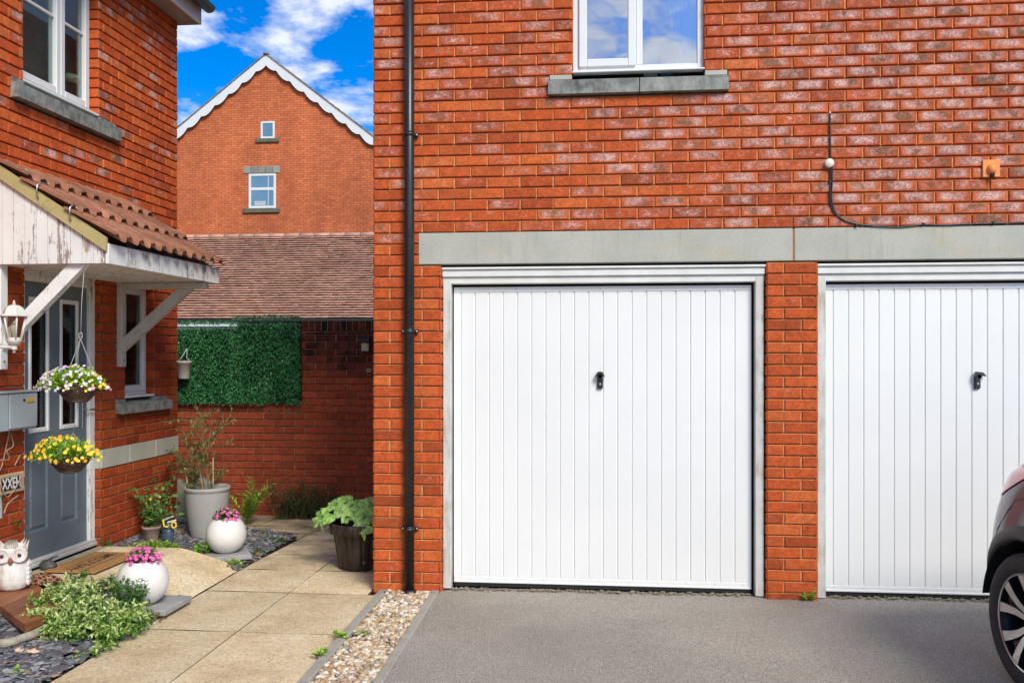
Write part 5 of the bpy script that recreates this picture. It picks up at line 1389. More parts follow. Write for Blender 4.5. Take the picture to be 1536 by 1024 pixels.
# twiggy shrub in it
SH = thing('twiggy_shrub', 'sparse olive-green twiggy shrub growing in the tall grey pot', 'shrub', (gp[0], gp[1], ztop-.05))
m = M(); ml = M(); rr = random.Random(77)
def twig(p, d, L_, r_, depth, bend=.25):
    pts = [p.copy()]; n_ = 6; dd = d.normalized()
    for i in range(n_):
        dd = (dd+rv3(rr, bend)*.55+Vector((0, 0, .02))).normalized(); p = p+dd*L_/n_; pts.append(p.copy())
        if depth < 2 and rr.random() < .55:
            twig(p.copy(), dd+rv3(rr, .75), L_*rr.uniform(.35, .6), r_*.6, depth+1, bend)
        if depth >= 1 or i > 2:
            for _ in range(4):
                if rr.random() < .85:
                    ml.leaf(p, dd+rv3(rr, .6), rv3(rr, .6)+Vector((0, 0, 1)), rr.uniform(.022, .042), rr.uniform(.007, .013), 0, rr.random())
    m.tube(pts, [r_*(1-.6*i/n_) for i in range(n_+1)], 5)
for tx, ty in ((262, 660), (283, 640), (298, 645), (308, 642), (318, 690), (268, 700)):
    b0 = Vector((gp[0]+rr.uniform(-.08, .04), gp[1]+rr.uniform(-.06, .06), ztop-.06)); tgt = at(tx, ty, Y=gp[1]+rr.uniform(-.1, .15))
    dd = (tgt-b0); twig(b0, dd, dd.length*.95, .006, 0, .2)
m.build('stems', m_stem, SH); ml.build('leaves', m_lf_olive, SH)

# potted wilting plant near the wall with small clay pot
pc = at(240, 792, Z=.13); pc = Vector((-3.66, 7.08, .115))
CP = thing('small_pot', 'small brown clay pot with a torn rim by the house wall', 'plant pot', pc)
m = M(); m.lathe([(0, pc.z), (.05, pc.z), (.055, pc.z+.01), (.07, pc.z+.10), (.078, pc.z+.105), (.08, pc.z+.125), (.072, pc.z+.125), (.065, pc.z+.10), (0, pc.z+.1)], (pc.x, pc.y, 0), 24, fn=lambda a, z: 1+.04*sin(3*a+z*30)); m.build('pot', simple('clay_brown', (.22, .14, .11), (.34, .24, .2), .85, 16, bump=.4), CP)
YP = thing('yellow_plant', 'straggly plant with yellow and green leaves in the small brown clay pot', 'plant', (pc.x, pc.y, pc.z+.1))
m = M(); ml = M(); rr = random.Random(9)
for i in range(16):
    a = rr.uniform(0, 6.28); d = Vector((cos(a)*.5, sin(a)*.5, 1.)); hgt_ = rr.uniform(.08, .32); p = pc+Vector((rr.uniform(-.03, .03), rr.uniform(-.03, .03), .1)); pts = [p.copy()]
    for k_ in range(6):
        p = p+d.normalized()*hgt_/6; d = d+rv3(rr, .18)-Vector((0, 0, .05)); pts.append(p.copy())
        if k_ > 1:
            for _ in range(2): ml.leaf(p, Vector((rr.gauss(0, 1), rr.gauss(0, 1), .2)), Vector((0, 0, 1)), rr.uniform(.03, .06), rr.uniform(.012, .03), rr.choice((0, 0, 1)), rr.random())
    m.tube(pts, .0028, 5)
for i in range(4):
    p = pc+Vector((rr.uniform(-.07, .07), rr.uniform(-.05, .05), .3+rr.uniform(0, .07))); ml.flower(p, Vector((.3, -.7, .6)), .010, 2, None, rr.random())
m.build('stems', m_stemg, YP); ml.build('leaves', [m_lf_mid, m_lf_bright, m_yellow], YP)
# a broad leaf climber behind it
CL = thing('leafy_climber', 'small leafy climber against the house wall beside the tall grey pot', 'climber', (-3.75, 7.35, .12))
m = M(); ml = M(); rr = random.Random(19)
for i in range(15):
    p = Vector((-3.70, 7.15+rr.uniform(-.1, .2), .12)); d = Vector((rr.uniform(-.05, .25), rr.uniform(-.3, .3), 1)); pts = [p.copy()]
    Lh = rr.uniform(.3, .56)
    for k_ in range(7):
        p = p+d.normalized()*Lh/7; d = d+rv3(rr, .22); p.x = max(p.x, XL+.03); pts.append(p.copy())
        for _ in range(3): ml.leaf(p, Vector((rr.gauss(.5, .6), rr.gauss(-.5, .8), rr.gauss(0, .4))), Vector((.5, -.4, 1)), rr.uniform(.03, .07), rr.uniform(.018, .045), 0, rr.random())
    m.tube(pts, .003, 5)
m.build('stems', m_stem, CL); ml.build('leaves', m_lf_mid, CL)
# ornament: dark figure with yellow sign letters
oc = Vector((-3.52, 7.08, .11))
OR = thing('garden_ornament', 'small dark blue and yellow garden ornament beside the small clay pot', 'ornament', oc)
m = M(); m.blob(oc+Vector((0, 0, .055)), (.05, .045, .075), 4, 14, 9, .12); m.blob(oc+Vector((.01, -.01, .13)), (.03, .03, .035), 6, 12, 8, .1); m.build('body', simple('navy_glaze', (.03, .05, .08), (.1, .13, .18), .25, 16), OR)
m = M(); c0_ = oc+Vector((.065, -.03, .145))
m.tube([c0_+Vector((.02*cos(a), 0, .024*sin(a))) for a in [i*2*pi/10 for i in range(11)]], .0075, 6); m.tube([oc+Vector((-.02, -.045, .19)), oc+Vector((-.01, -.045, .135)), oc+Vector((.025, -.045, .13))], .0075, 6); m.build('trim', m_yellow, OR)
m = M(); m.bar(oc+Vector((-.02, -.03, .185)), oc+Vector((.06, -.03, .215)), .01, .012, mi=0); m.bar(oc+Vector((.01, -.03, .165)), oc+Vector((.085, -.03, .185)), .01, .014, mi=0); m.build('wing', m_white, OR)
# stones behind the tall pot
for i, (px_a, py_a, sx_, lab) in enumerate(((270, 726, .13, 'rounded mossy grey boulder behind the tall grey pot, next to the house corner'), (304, 722, .15, 'smooth grey boulder behind the tall grey pot, right of the mossy one'))):
    y_ = 8.02+.04*i; q = at(px_a, py_a, Y=y_); m = M(); m.blob((q.x, y_, q.z-.24), (sx_, .12, .28), i+4, 18, 12, .1)
    tag(m.build('boulder', simple('boulder_%d' % i, (.16, .17, .13) if i == 0 else (.2, .21, .2), (.26, .27, .22), .9, 12, bump=.4, bscale=40), None, (q.x, y_, zpath(y_))), lab, 'boulder')

# clumps of sedum
def clump(c, rad, n, mat, label, seed, L_=.03, w_=.45, name='sedum_clump'):
    rr = random.Random(seed); m = M()
    heads = max(6, int(n/16))
    for i in range(heads):
        a = rr.uniform(0, 6.28); q = sqrt(rr.random()); b0 = Vector((c[0]+rad[0]*q*cos(a), c[1]+rad[1]*q*sin(a), c[2])); h_ = rad[2]*(1-.55*q*q)*rr.uniform(.6, 1.1)
        tp = b0+Vector((cos(a)*q*.03, sin(a)*q*.03, h_)); m.tube([b0, tp], .002, 4, 1)
        for k_ in range(14):
            t = rr.uniform(.35, 1); b_ = rr.uniform(0, 6.28); p = b0.lerp(tp, t)
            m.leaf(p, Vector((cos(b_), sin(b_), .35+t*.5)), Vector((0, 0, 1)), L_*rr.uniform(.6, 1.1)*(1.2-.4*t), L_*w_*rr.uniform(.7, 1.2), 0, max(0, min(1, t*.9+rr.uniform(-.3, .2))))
    return tag(m.build(name, [mat, m_stemg], None, c), label, 'plant')
bz = bed_z(-3.3, 7)
clump((-3.47, 6.80, .085), (.15, .09, .10), 900, m_lf_bright, 'lime green sedum clump at the edge of the step, below the clay pot', 1)
clump((-3.63, 6.78, .10), (.05, .05, .06), 160, m_lf_bright, 'tiny lime green sedum tuft by the house wall', 2)
clump((-3.14, 6.86, .05), (.07, .07, .12), 420, m_lf_bright, 'lime green sedum clump left of the farther white ball planter', 3)
clump((-2.80, 6.70, .0), (.035, .03, .08), 120, m_lf_bright, 'small green weed at the corner of the slab under the farther planter', 4)
clump((-2.80, 7.15, .01), (.05, .06, .05), 170, m_lf_mid, 'low green weed beside the path edge, right of the farther planter', 5, .024)
clump((-2.82, 7.62, .0), (.07, .05, .07), 160, m_lf_mid, 'small leafy weed at the far corner of the slate bed', 6, .03)
clump((-3.02, 7.85, .0), (.05, .05, .07), 120, m_lf_mid, 'small leafy weed at the back edge of the slate bed', 7, .03)
clump((-3.815, 6.66, .155), (.025, .03, .06), 90, m_lf_mid, 'small weed growing at the foot of the door frame', 8, .02)
clump((1.335, YM-.02, .01), (.03, .02, .09), 70, m_lf_bright, 'little weed growing against the brick pier between the garage doors', 9, .026)
clump((-1.47, 6.05, .0), (.05, .04, .03), 120, m_lf_olive, 'flat mossy weed in the pebbles beside the corner of the brick pier', 10, .016)
clump((-1.50, 5.08, .0), (.025, .06, .06), 110, m_lf_bright, 'green weed at the joint of the left concrete edging', 11, .03)
clump((-1.39, 5.15, .0), (.02, .02, .04), 50, m_lf_bright, 'tiny weed in the middle of the pebble strip', 12, .018)
clump((-1.50, 4.75, .0), (.02, .04, .05), 70, m_lf_bright, 'green weed on the left edging nearest the camera', 13, .03)
clump((-3.02, 4.55, .02), (.03, .03, .03), 60, m_lf_bright, 'small bright weed in the middle of the front slate bed', 14, .02)
clump((-2.93, 4.30, .02), (.03, .03, .04), 70, m_lf_bright, 'small bright weed at the bottom of the front slate bed', 15, .02)
clump((-2.79, 4.62, .01), (.03, .03, .025), 60, m_lf_bright, 'small bright weed at the path edge of the front slate bed', 16, .018)
clump((-2.74, 5.30, .01), (.06, .09, .04), 260, leaf_mat('leaf_red', [(.12, .03, .03), (.25, .07, .06), (.22, .14, .05), (.3, .2, .08)]), 'low reddish sedum creeping beside the slab of the nearer planter', 17, .02)
# spiky green plant and dark shrub at the back wall
def fern(c, n, L_, mat, label, seed, name, spread=.5, leaf=.03):
    rr = random.Random(seed); m = M()
    for i in range(n):
        a = rr.uniform(0, 6.28); d = Vector((cos(a)*spread, sin(a)*spread, 1)); p = Vector(c)+Vector((rr.uniform(-.03, .03), rr.uniform(-.03, .03), 0)); pts = [p.copy()]; Lq = L_*rr.uniform(.55, 1.1)
        for k_ in range(9):
            p = p+d.normalized()*Lq/9; d = d+rv3(rr, .07)+Vector((cos(a), sin(a), -.4))*.09; pts.append(p.copy())
            if k_ > 0:
                for s_ in (-1, 1, 1, -1):
                    sd = Vector((-sin(a)*s_, cos(a)*s_, .25))+d.normalized()*.8+rv3(rr, .25); m.leaf(p, sd, Vector((0, 0, 1)), leaf*rr.uniform(.7, 1.2), leaf*.28, 0, rr.random())
        m.tube(pts, .0028, 4, 1)
    return tag(m.build(name, [mat, m_stemg], None, c), label, 'plant')
fern((-3.52, 8.75, -.05), 20, .50, m_lf_bright, 'feathery bright green plant behind the tall grey pot', 3, 'feathery_plant', .3, .055)
rr = random.Random(14)
DS = thing('dark_shrub', 'dark straggly shrub growing at the foot of the garden wall', 'shrub', (-3.0, 9.2, -.07))
m = M(); ml = M()
for i in range(105):
    p = Vector((rr.uniform(-3.35, -2.72), rr.uniform(9.1, 9.3), -.08)); d = Vector((rr.gauss(0, .35), rr.gauss(-.15, .25), 1)); Lh = rr.uniform(.18, .46); pts = [p.copy()]
    for k_ in range(8):
        p = p+d.normalized()*Lh/8; d = d+rv3(rr, .2); p.y = min(p.y, YB-.02); pts.append(p.copy())
        for _ in range(5): ml.leaf(p+rv3(rr, .015), rv3(rr, .7)+Vector((0, -.3, .4)), Vector((0, 0, 1)), rr.uniform(.02, .038), rr.uniform(.006, .012), 0, rr.random())
    m.tube(pts, .0025, 4)
m.build('stems', m_stem, DS); ml.build('leaves', m_lf_dark, DS)

# half-barrel pot with squash
bc = Vector((-1.862, 6.86, 0)); rb = .17; rt = .232; hb = .0
zt = at(530, 781, Y=bc.y).z-.0
BP = thing('barrel_pot', 'dark brown barrel-style plant pot standing on the path behind the brick pier', 'plant pot', bc)
def stave(a, z): return 1+.05*min(1, abs(sin(a*10))*2.0)-.045
m = M(); m.lathe([(0, .004), (rb-.008, .004), (rb, .014), (rb+.022, .16), (rt-.022, zt-.085), (rt+.002, zt-.08), (rt+.008, zt-.01), (rt+.004, zt), (rt-.012, zt), (rt-.02, zt-.06)], (bc.x, bc.y, 0), 120, fn=stave)
k = NT('barrel_plastic'); b_ = k.ramp(k.noise(10, 6, .7, k.map((1, 1, .15))), [(.3, (.010, .007, .006)), (.5, (.03, .019, .014)), (.72, (.10, .062, .043))]); b_ = k.mix(k.ramp(k.noise(16, 3, .6, k.map((1, 1, .25))), [(.70, 0.), (.74, .8)]), b_, (.25, .2, .17)); k.color(b_); k.rough(.5); k.bump(k.noise(30, 5, .7, k.map((1, 1, .1))), .4, .006)
m.build('pot', k.mat, BP)
m = M(); m.lathe([(rt-.018, zt-.05), (0, zt-.035)], (bc.x, bc.y, 0), 24); m.build('soil', m_pot_soil, BP)
SQ = thing('squash_plant', 'broad-leaved pale green plant spilling over the dark barrel pot', 'plant', (bc.x, bc.y, zt-.04))
def big_leaf(mm, c, nrm, up, r, seed, mi=0):
    nrm = nrm.normalized(); x_ = up.cross(nrm).normalized(); y_ = nrm.cross(x_); c = Vector(c); n_ = 36; rings = 6; P_ = [c.copy()]
    for i in range(1, rings+1):
        for k_ in range(n_):
            a = 2*pi*k_/n_; lob = 1+.20*cos(5*a)+.08*cos(10*a+seed)+.05*cos(17*a+seed*2)
            if abs(a-1.5*pi) < .28: lob *= .45+.55*abs(a-1.5*pi)/.28
            q = i/rings; rr_ = r*q*lob
            w = q*q*r*(.22*cos(5*a+pi)+.13*sin(9*a+seed)+.07*sin(14*a))*1.-.22*r*q*q
            P_.append(c+x_*rr_*cos(a)+y_*rr_*sin(a)+nrm*(w+.05*r*abs(sin(2.5*a+pi/2))*q))
    fs = [(0, 1+k_, 1+(k_+1) % n_) for k_ in range(n_)]
    for i in range(rings-1):
        for k_ in range(n_):
            a = 1+i*n_+k_; b = 1+i*n_+(k_+1) % n_; fs.append((a, b, b+n_, a+n_))
    mm.faces(P_, fs, mi, random.Random(seed).random(), True)
ml = M(); ms = M()
for i, (px_a, py_a, dy_, r_, nx__, nz__) in enumerate(((482, 776, -.12, .10, -.5, .5), (504, 756, -.05, .08, -.3, .9), (519, 751, .02, .065, .1, .8), (512, 768, -.12, .075, -.2, .7), (532, 768, -.1, .085, 0, .8), (548, 778, -.16, .105, .1, .55), (556, 758, -.08, .095, .3, .8), (543, 792, -.22, .075, -.1, .35), (570, 775, -.1, .11, .5, .6), (536, 758, .1, .08, .2, 1.), (585, 770, .02, .09, .6, .8), (560, 760, .15, .09, .2, 1))):
    q = at(px_a, py_a, Y=bc.y+dy_); big_leaf(ml, q, Vector((nx__, -.75, nz__)), Vector((.2*sin(i), .1, 1)), r_, i+3)
    b0 = Vector((bc.x+.03*sin(i), bc.y, zt-.05)); md = (b0+q)/2+Vector((0, 0, .05)); ms.tube(smooth([b0, md, q]), .0045, 6)
k = NT('squash_leaf'); r_ = k.attr('rnd'); vv = k.noise(40, 4, .7)
c = k.mix(1., k.ramp(r_, [(0., (.22, .42, .08)), (1., (.38, .60, .16))]), k.ramp(vv, [(.35, .5), (.65, 1.4)]), 'MULTIPLY'); c = k.mix(k.ramp(k.noise(14, 3), [(.55, 0.), (.75, .4)]), c, (.6, .75, .38)); k.color(c); k.rough(.6); k.bump(vv, .5, .006)
ml.build('leaves', k.mat, SQ); ms.build('stems', m_stemg, SQ)

# ---------------------------------------------------------------- front bed: variegated shrub
VS = thing('variegated_shrub', 'spreading variegated green and cream shrub in the front slate bed', 'shrub', (-3.0, 5.0, .05))
rr = random.Random(61); m = M(); ms = M(); 
def vcl(px_, py_, z_, n, rad, mi, Ll, upz=.6):
    c = at(px_, py_, Z=z_)
    for i in range(n):
        d = rv3(rr).normalized(); q = rr.random()**.5; p = c+Vector((d.x*rad[0], d.y*rad[1], d.z*rad[2]))*q
        if p.z < .015: p.z = .015+rr.random()*.03
        base = p.copy()
        nl = 4
        dd = (d+Vector((0, -.2, upz))+rv3(rr, .3)).normalized(); tip = p+dd*.045
        ms.tube([p, tip], .0014, 4)
        for j in range(nl+3):
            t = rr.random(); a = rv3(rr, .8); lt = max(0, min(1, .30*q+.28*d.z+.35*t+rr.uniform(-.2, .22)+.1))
            m.leaf(p.lerp(tip, t), dd*.7+a, Vector((0, 0, 1))+rv3(rr, .4), Ll*rr.uniform(.7, 1.2), Ll*.42, mi, lt)
for (px_, py_, z_, n, rad) in ((70, 905, .16, 60, (.10, .09, .08)), (95, 930, .11, 70, (.12, .1, .08)), (120, 905, .17, 85, (.12, .12, .10)), (150, 925, .13, 85, (.12, .12, .09)), (180, 932, .10, 80, (.11, .12, .07)),
                               (130, 945, .08, 70, (.12, .1, .06)), (165, 955, .05, 45, (.07, .08, .05)), (205, 930, .08, 50, (.07, .1, .06)), (85, 955, .05, 30, (.07, .06, .04)), (100, 885, .2, 40, (.1, .1, .07)), (150, 975, .03, 10, (.04, .05, .03)), (60, 930, .12, 30, (.06, .06, .05)), (88, 938, .10, 55, (.09, .07, .06))):
    vcl(px_, py_, z_, n, rad, 0, .030)
m.build('leaves', m_lf_var, VS); ms.build('stems', m_stemg, VS)
GS = thing('green_shrub', 'glossy mid-green leafy shrub leaning against the nearer white ball planter', 'shrub', (-2.95, 5.35, .05))
m = M(); ms = M()
for (px_, py_, z_, n, rad) in ((185, 895, .16, 55, (.09, .09, .09)), (205, 905, .12, 45, (.07, .06, .08)), (175, 915, .12, 40, (.08, .08, .06)), (118, 872, .22, 16, (.07, .06, .07)), (155, 880, .19, 22, (.08, .06, .06))):
    vcl(px_, py_, z_, n, rad, 0, .030)
for (a, b, c, d) in ((200, 905, 213, 868), (205, 905, 218, 872), (190, 900, 198, 880), (118, 885, 115, 866), (156, 890, 158, 868)):
    p = at(a, b, X=-2.98) if a > 160 else at(a, b, Z=.2); p = at(a, b, Y=5.28) if a > 160 else p; q = at(c, d, Y=p.y); ms.tube([p, q], .002, 4)
    for t in [i/7 for i in range(8)]:
        for s_ in (-1, 1): m.leaf(p.lerp(q, t), Vector((s_, -.3, .5))+rv3(rr, .2), Vector((0, 0, 1)), .028, .016, 0, .3+.5*rr.random())
m.build('leaves', leaf_mat('leaf_glossy', [(.02, .07, .015), (.05, .15, .03), (.10, .24, .05), (.15, .3, .08)], .35), GS); ms.build('stems', m_stemg, GS)

# driftwood / rope
m = M(); pts = [at(a, b, Z=.085) for a, b in ((-60, 985), (-20, 972), (0, 965), (18, 962), (36, 956), (52, 950), (64, 944), (78, 938))]
m.tube(smooth(pts), .024, 10)
tag(m.build('branch', simple('driftwood', (.24, .2, .14), (.45, .4, .31), .9, 16, bump=.8, bscale=50, stretch=(.3, 1, 1)), None, pts[3]), 'pale weathered branch lying on the slate chippings at lower left', 'branch')

# wooden planked plinth
def zq(px_, py_, z_): return at(px_, py_, Z=z_)
WZ = .155; A_ = zq(50, 873, WZ); B_ = zq(102, 906, WZ); C_ = zq(31, 936, WZ)
PLN = thing('wooden_plinth', 'low planked reddish wood plinth in the front bed at lower left', 'plinth', (-3.3, 4.95, 0))
m_plank = NT('reddish_plank'); b_ = m_plank.ramp(m_plank.noise(16, 6, .7, m_plank.map((1, .12, 1))), [(.25, (.10, .032, .012)), (.5, (.23, .085, .032)), (.8, (.36, .15, .06))]); b_ = m_plank.mix(1., b_, m_plank.ramp(m_plank.attr('rnd'), [(0., .8), (1., 1.2)]), 'MULTIPLY'); m_plank.color(b_); m_plank.rough(.6); m_plank.bump(m_plank.noise(50, 5, .7, m_plank.map((1, .1, 1))), .35, .004); m_plank = m_plank.mat
nb = 4; ex = A_-B_; ey = Vector((.0, B_.y-C_.y, 0)) ; 
ex.z = 0
for i in range(nb):
    m = M(); f0 = i/3; f1 = (i+1)/3-.012
    p0 = B_+ex*f0; p1 = B_+ex*f1; top = [(p0.x, p0.y, WZ), (p1.x, p1.y, WZ), (p1.x, p1.y-ey.y, WZ), (p0.x, p0.y-ey.y, WZ)]
    wedge(m, top, WZ-.045, 0, R.random()); m.build('plank', m_plank, PLN)
m = M(); cc_ = B_+ex*.5
q_ = [B_+ex*.06+Vector((-.02, -.03, 0)), B_+ex*1.3, B_+ex*1.3-Vector((0, ey.y-.05, 0)), B_+ex*.06-Vector((.02, ey.y-.03, 0))]
wedge(m, [(p.x, p.y, WZ-.046) for p in q_], 0, 0, .1); m.build('base', simple('dark_wood', (.045, .016, .01), (.08, .03, .018), .7, 14, stretch=(1, 1, 4)), PLN)

# owl
ow = Vector((at(14, 885, Z=WZ).x+.005, at(14, 885, Z=WZ).y+.02, WZ)); s_ow = at(14, 805, Y=ow.y).z-WZ
OW = thing('owl_statue', 'whitewashed carved owl with big round eyes standing on the wooden plinth', 'statue', ow)
k = NT('whitewash'); nn_ = k.noise(18, 5, .7, k.map((1, 1, .25)))
b_ = k.ramp(nn_, [(.32, (.36, .22, .14)), (.46, (.62, .56, .5)), (.6, (.76, .73, .68))]); k.color(b_); k.rough(.75); k.bump(k.noise(60, 4, .7, k.map((1, 1, .15))), .5, .006); m_ww = k.mat
S = s_ow
R0 = Matrix.Rotation(radians(28), 3, 'Z')    # faces the camera
def owp(x, y, z): return ow+R0 @ Vector((x*S, y*S, z*S))
m = M(); prof = [(0, 0), (.16, 0), (.24, .04), (.29, .14), (.31, .28), (.295, .42), (.26, .52), (.265, .60), (.27, .70), (.24, .80), (.17, .87), (.08, .9), (0, .905)]
pp = []
for i in range(len(prof)-1):
    for t in (0, .33, .66): pp.append((prof[i][0]+(prof[i+1][0]-prof[i][0])*t, prof[i][1]+(prof[i+1][1]-prof[i][1])*t))
pp.append(prof[-1])
m.lathe([(a*S, b*S) for a, b in pp], ow, 36, rot=R0, sy=.82, fn=lambda a, z: 1+.012*sin(a*14)); m.build('body', m_ww, OW)
for s_ in (-1, 1):
    m = M(); rt_ = R0 @ Matrix.Rotation(radians(14*s_), 3, 'Z') @ Matrix.Rotation(pi/2, 3, 'X')
    c = owp(.135*s_, -.195, .69); m.lathe([(0, 0), (.145*S, 0), (.150*S, .02*S), (.13*S, .045*S), (.11*S, .035*S), (.10*S, .03*S), (0, .04*S)], c, 24, rot=rt_, fn=lambda a, z: 1+.02*sin(a*12)); e = m.build('eye', m_ww, OW)
    m = M(); c2 = c+R0 @ Vector((.01*s_*S, -.04*S, 0)); m.blob(c2, (.034*S, .02*S, .038*S), 1, 12, 8, 0, rot=R0); m.build('pupil', simple('owl_pupil', (.09, .015, .02), None, .2), e)
m = M(); m.blob(owp(0, -.25, .60), (.045*S, .04*S, .075*S), 2, 12, 8, .05, rot=R0); m.build('beak', simple('owl_beak', (.32, .13, .07), (.2, .08, .04), .5, 20), OW)
for s_ in (-1, 1):
    m = M()
    for k_ in range(3):
        a0 = owp((.10+.05*k_)*s_, -.05, .84-.02*k_); a1 = owp((.22+.04*k_)*s_, -.06, .97+.02*(1-k_)); sd = owp((.16+.05*k_)*s_, -.05, .80-.03*k_)
        m.faces([a0, a1, sd, a0+R0 @ Vector((0, .05*S, 0)), sd+R0 @ Vector((0, .05*S, 0))], [(0, 1, 2), (3, 1, 0), (2, 1, 4), (3, 4, 1)], 0)
    m.build('ear_tuft', m_ww, OW)
    m = M()
    for r_i in range(5):
        for k_ in range(4):
            a = (-.25+.35*k_)+(0 if s_ > 0 else pi-.8+.0); a = (radians(-20+22*k_) if s_ > 0 else radians(200-22*k_)); z_ = .14+.085*r_i
            c = Vector((.30*cos(a), .25*sin(a), z_)); m.blob(ow+R0 @ (c*S), (.055*S, .03*S, .065*S), k_+r_i, 8, 6, .1, rot=R0 @ Matrix.Rotation(a+pi/2, 3, 'Z'))
    m.build('wing', m_ww, OW)
m = M()
for k_ in range(7):
    x_ = -.09+.03*k_; m.tube([owp(x_*1.2, -.2, .83), owp(x_, -.1, .91), owp(x_*.9, 0, .95)], .010*S, 5)
m.build('head_feathers', simple('owl_stripe', (.12, .1, .09), (.6, .58, .55), .7, 60), OW)
# rusty dish and dark stone bird on the step
rc = at(63, 868, Z=LZ+.02); rc = Vector((rc.x, rc.y, LZ))
m = M(); n_ = 26; P_ = [rc+Vector((0, 0, .03))]
for i in range(1, 7):
    q = i/6
    for k_ in range(n_):
        a = 2*pi*k_/n_; r_ = .10*q*(1+.12*sin(3*a+1)+.05*sin(7*a)); P_.append(rc+Vector((r_*cos(a)*1.15, r_*sin(a)*.7, .012+.045*(1-q*q)+.012*noise.noise(Vector((cos(a)*q*5, sin(a)*q*5, 2)))+(.02*cos(a) if q > .6 else 0)*.3)))
m.faces(P_, [(0, 1+k_, 1+(k_+1) % n_) for k_ in range(n_)]+[(1+i*n_+k_, 1+(i+1)*n_+k_, 1+(i+1)*n_+(k_+1) % n_, 1+i*n_+(k_+1) % n_) for i in range(5) for k_ in range(n_)], 0, .5, True)
m.lathe([(.105, 0), (.112, .012), (.10, .014)], rc, 26, sx=1.15, sy=.72)
k = NT('rusty_lace'); b_ = k.ramp(k.vor(38, None, 'DISTANCE_TO_EDGE'), [(.03, (.42, .2, .12)), (.1, (.12, .045, .02)), (.3, (.03, .015, .01))]); k.color(b_); k.rough(.8); k.bump(k.noise(50, 4), .6, .006)
tag(m.build('rusty_ornament', k.mat, None, rc), 'rust-brown lacy shell-like ornament on the step beside the owl', 'ornament')
q = at(71, 848, Z=LZ+.03); m = M(); m.blob((q.x, q.y, LZ+.035), (.055, .04, .038), 3, 16, 10, .22); m.tube([(q.x+.0, q.y, LZ+.06), (q.x+.03, q.y+.02, LZ+.085), (q.x+.06, q.y+.03, LZ+.09)], [.012, .008, .004], 8)
tag(m.build('stone_bird', simple('dark_stone', (.04, .04, .042), (.09, .09, .09), .6, 20, bump=.2), None, (q.x, q.y, LZ)), 'dark grey stone bird behind the rusty ornament at the door sill', 'ornament')
# shells / broken pot bits
for i, (a, b, lab) in enumerate(((50, 976, 'pale orange broken shell among the front slate chippings'), (28, 974, 'small cream shell near the pale branch'))):
    q = at(a, b, Z=.06); m = M(); m.blob(q, (.035-.012*i, .022, .012), i+2, 12, 8, .3); tag(m.build('shell', simple('shell_%d' % i, (.62, .36, .2), (.72, .56, .42), .6, 30), None, q), lab, 'shell')
# dry climber stems on the house wall
m = M(); rr = random.Random(66)
for pts in (((0, 705), (5, 690), (15, 640), (16, 625), (12, 660)), ((0, 690), (14, 688), (10, 676), (20, 668), (16, 650)), ((22, 698), (30, 682), (43, 668), (44, 676)), ((0, 722), (10, 745), (24, 730), (33, 712)), ((6, 770), (12, 755), (28, 742), (36, 736))):
    m.tube(smooth([at(a, b, X=XL+.03+.02*rr.random()) for a, b in pts if a < 36]), .0032, 5)
o = m.build('dry_vine', simple('dry_stem', (.4, .27, .17), (.5, .38, .26), .8, 20), None, at(10, 700, X=XL)); tag(o, 'dry leafless vine stems trailing over the brick left of the door', 'vine')
m = M()
for (a, b) in ((24, 783), (21, 780), (27, 781), (2, 752), (4, 748)): m.leaf(at(a, b, X=XL+.03), Vector((.3, rr.gauss(0, .6), rr.gauss(0, .6))), Vector((1, 0, .3)), .035, .025, 0, rr.random())
tag(m.build('ivy_sprig', m_lf_dark, None, at(24, 783, X=XL)), 'tiny dark ivy sprig on the brick above the owl', 'ivy')

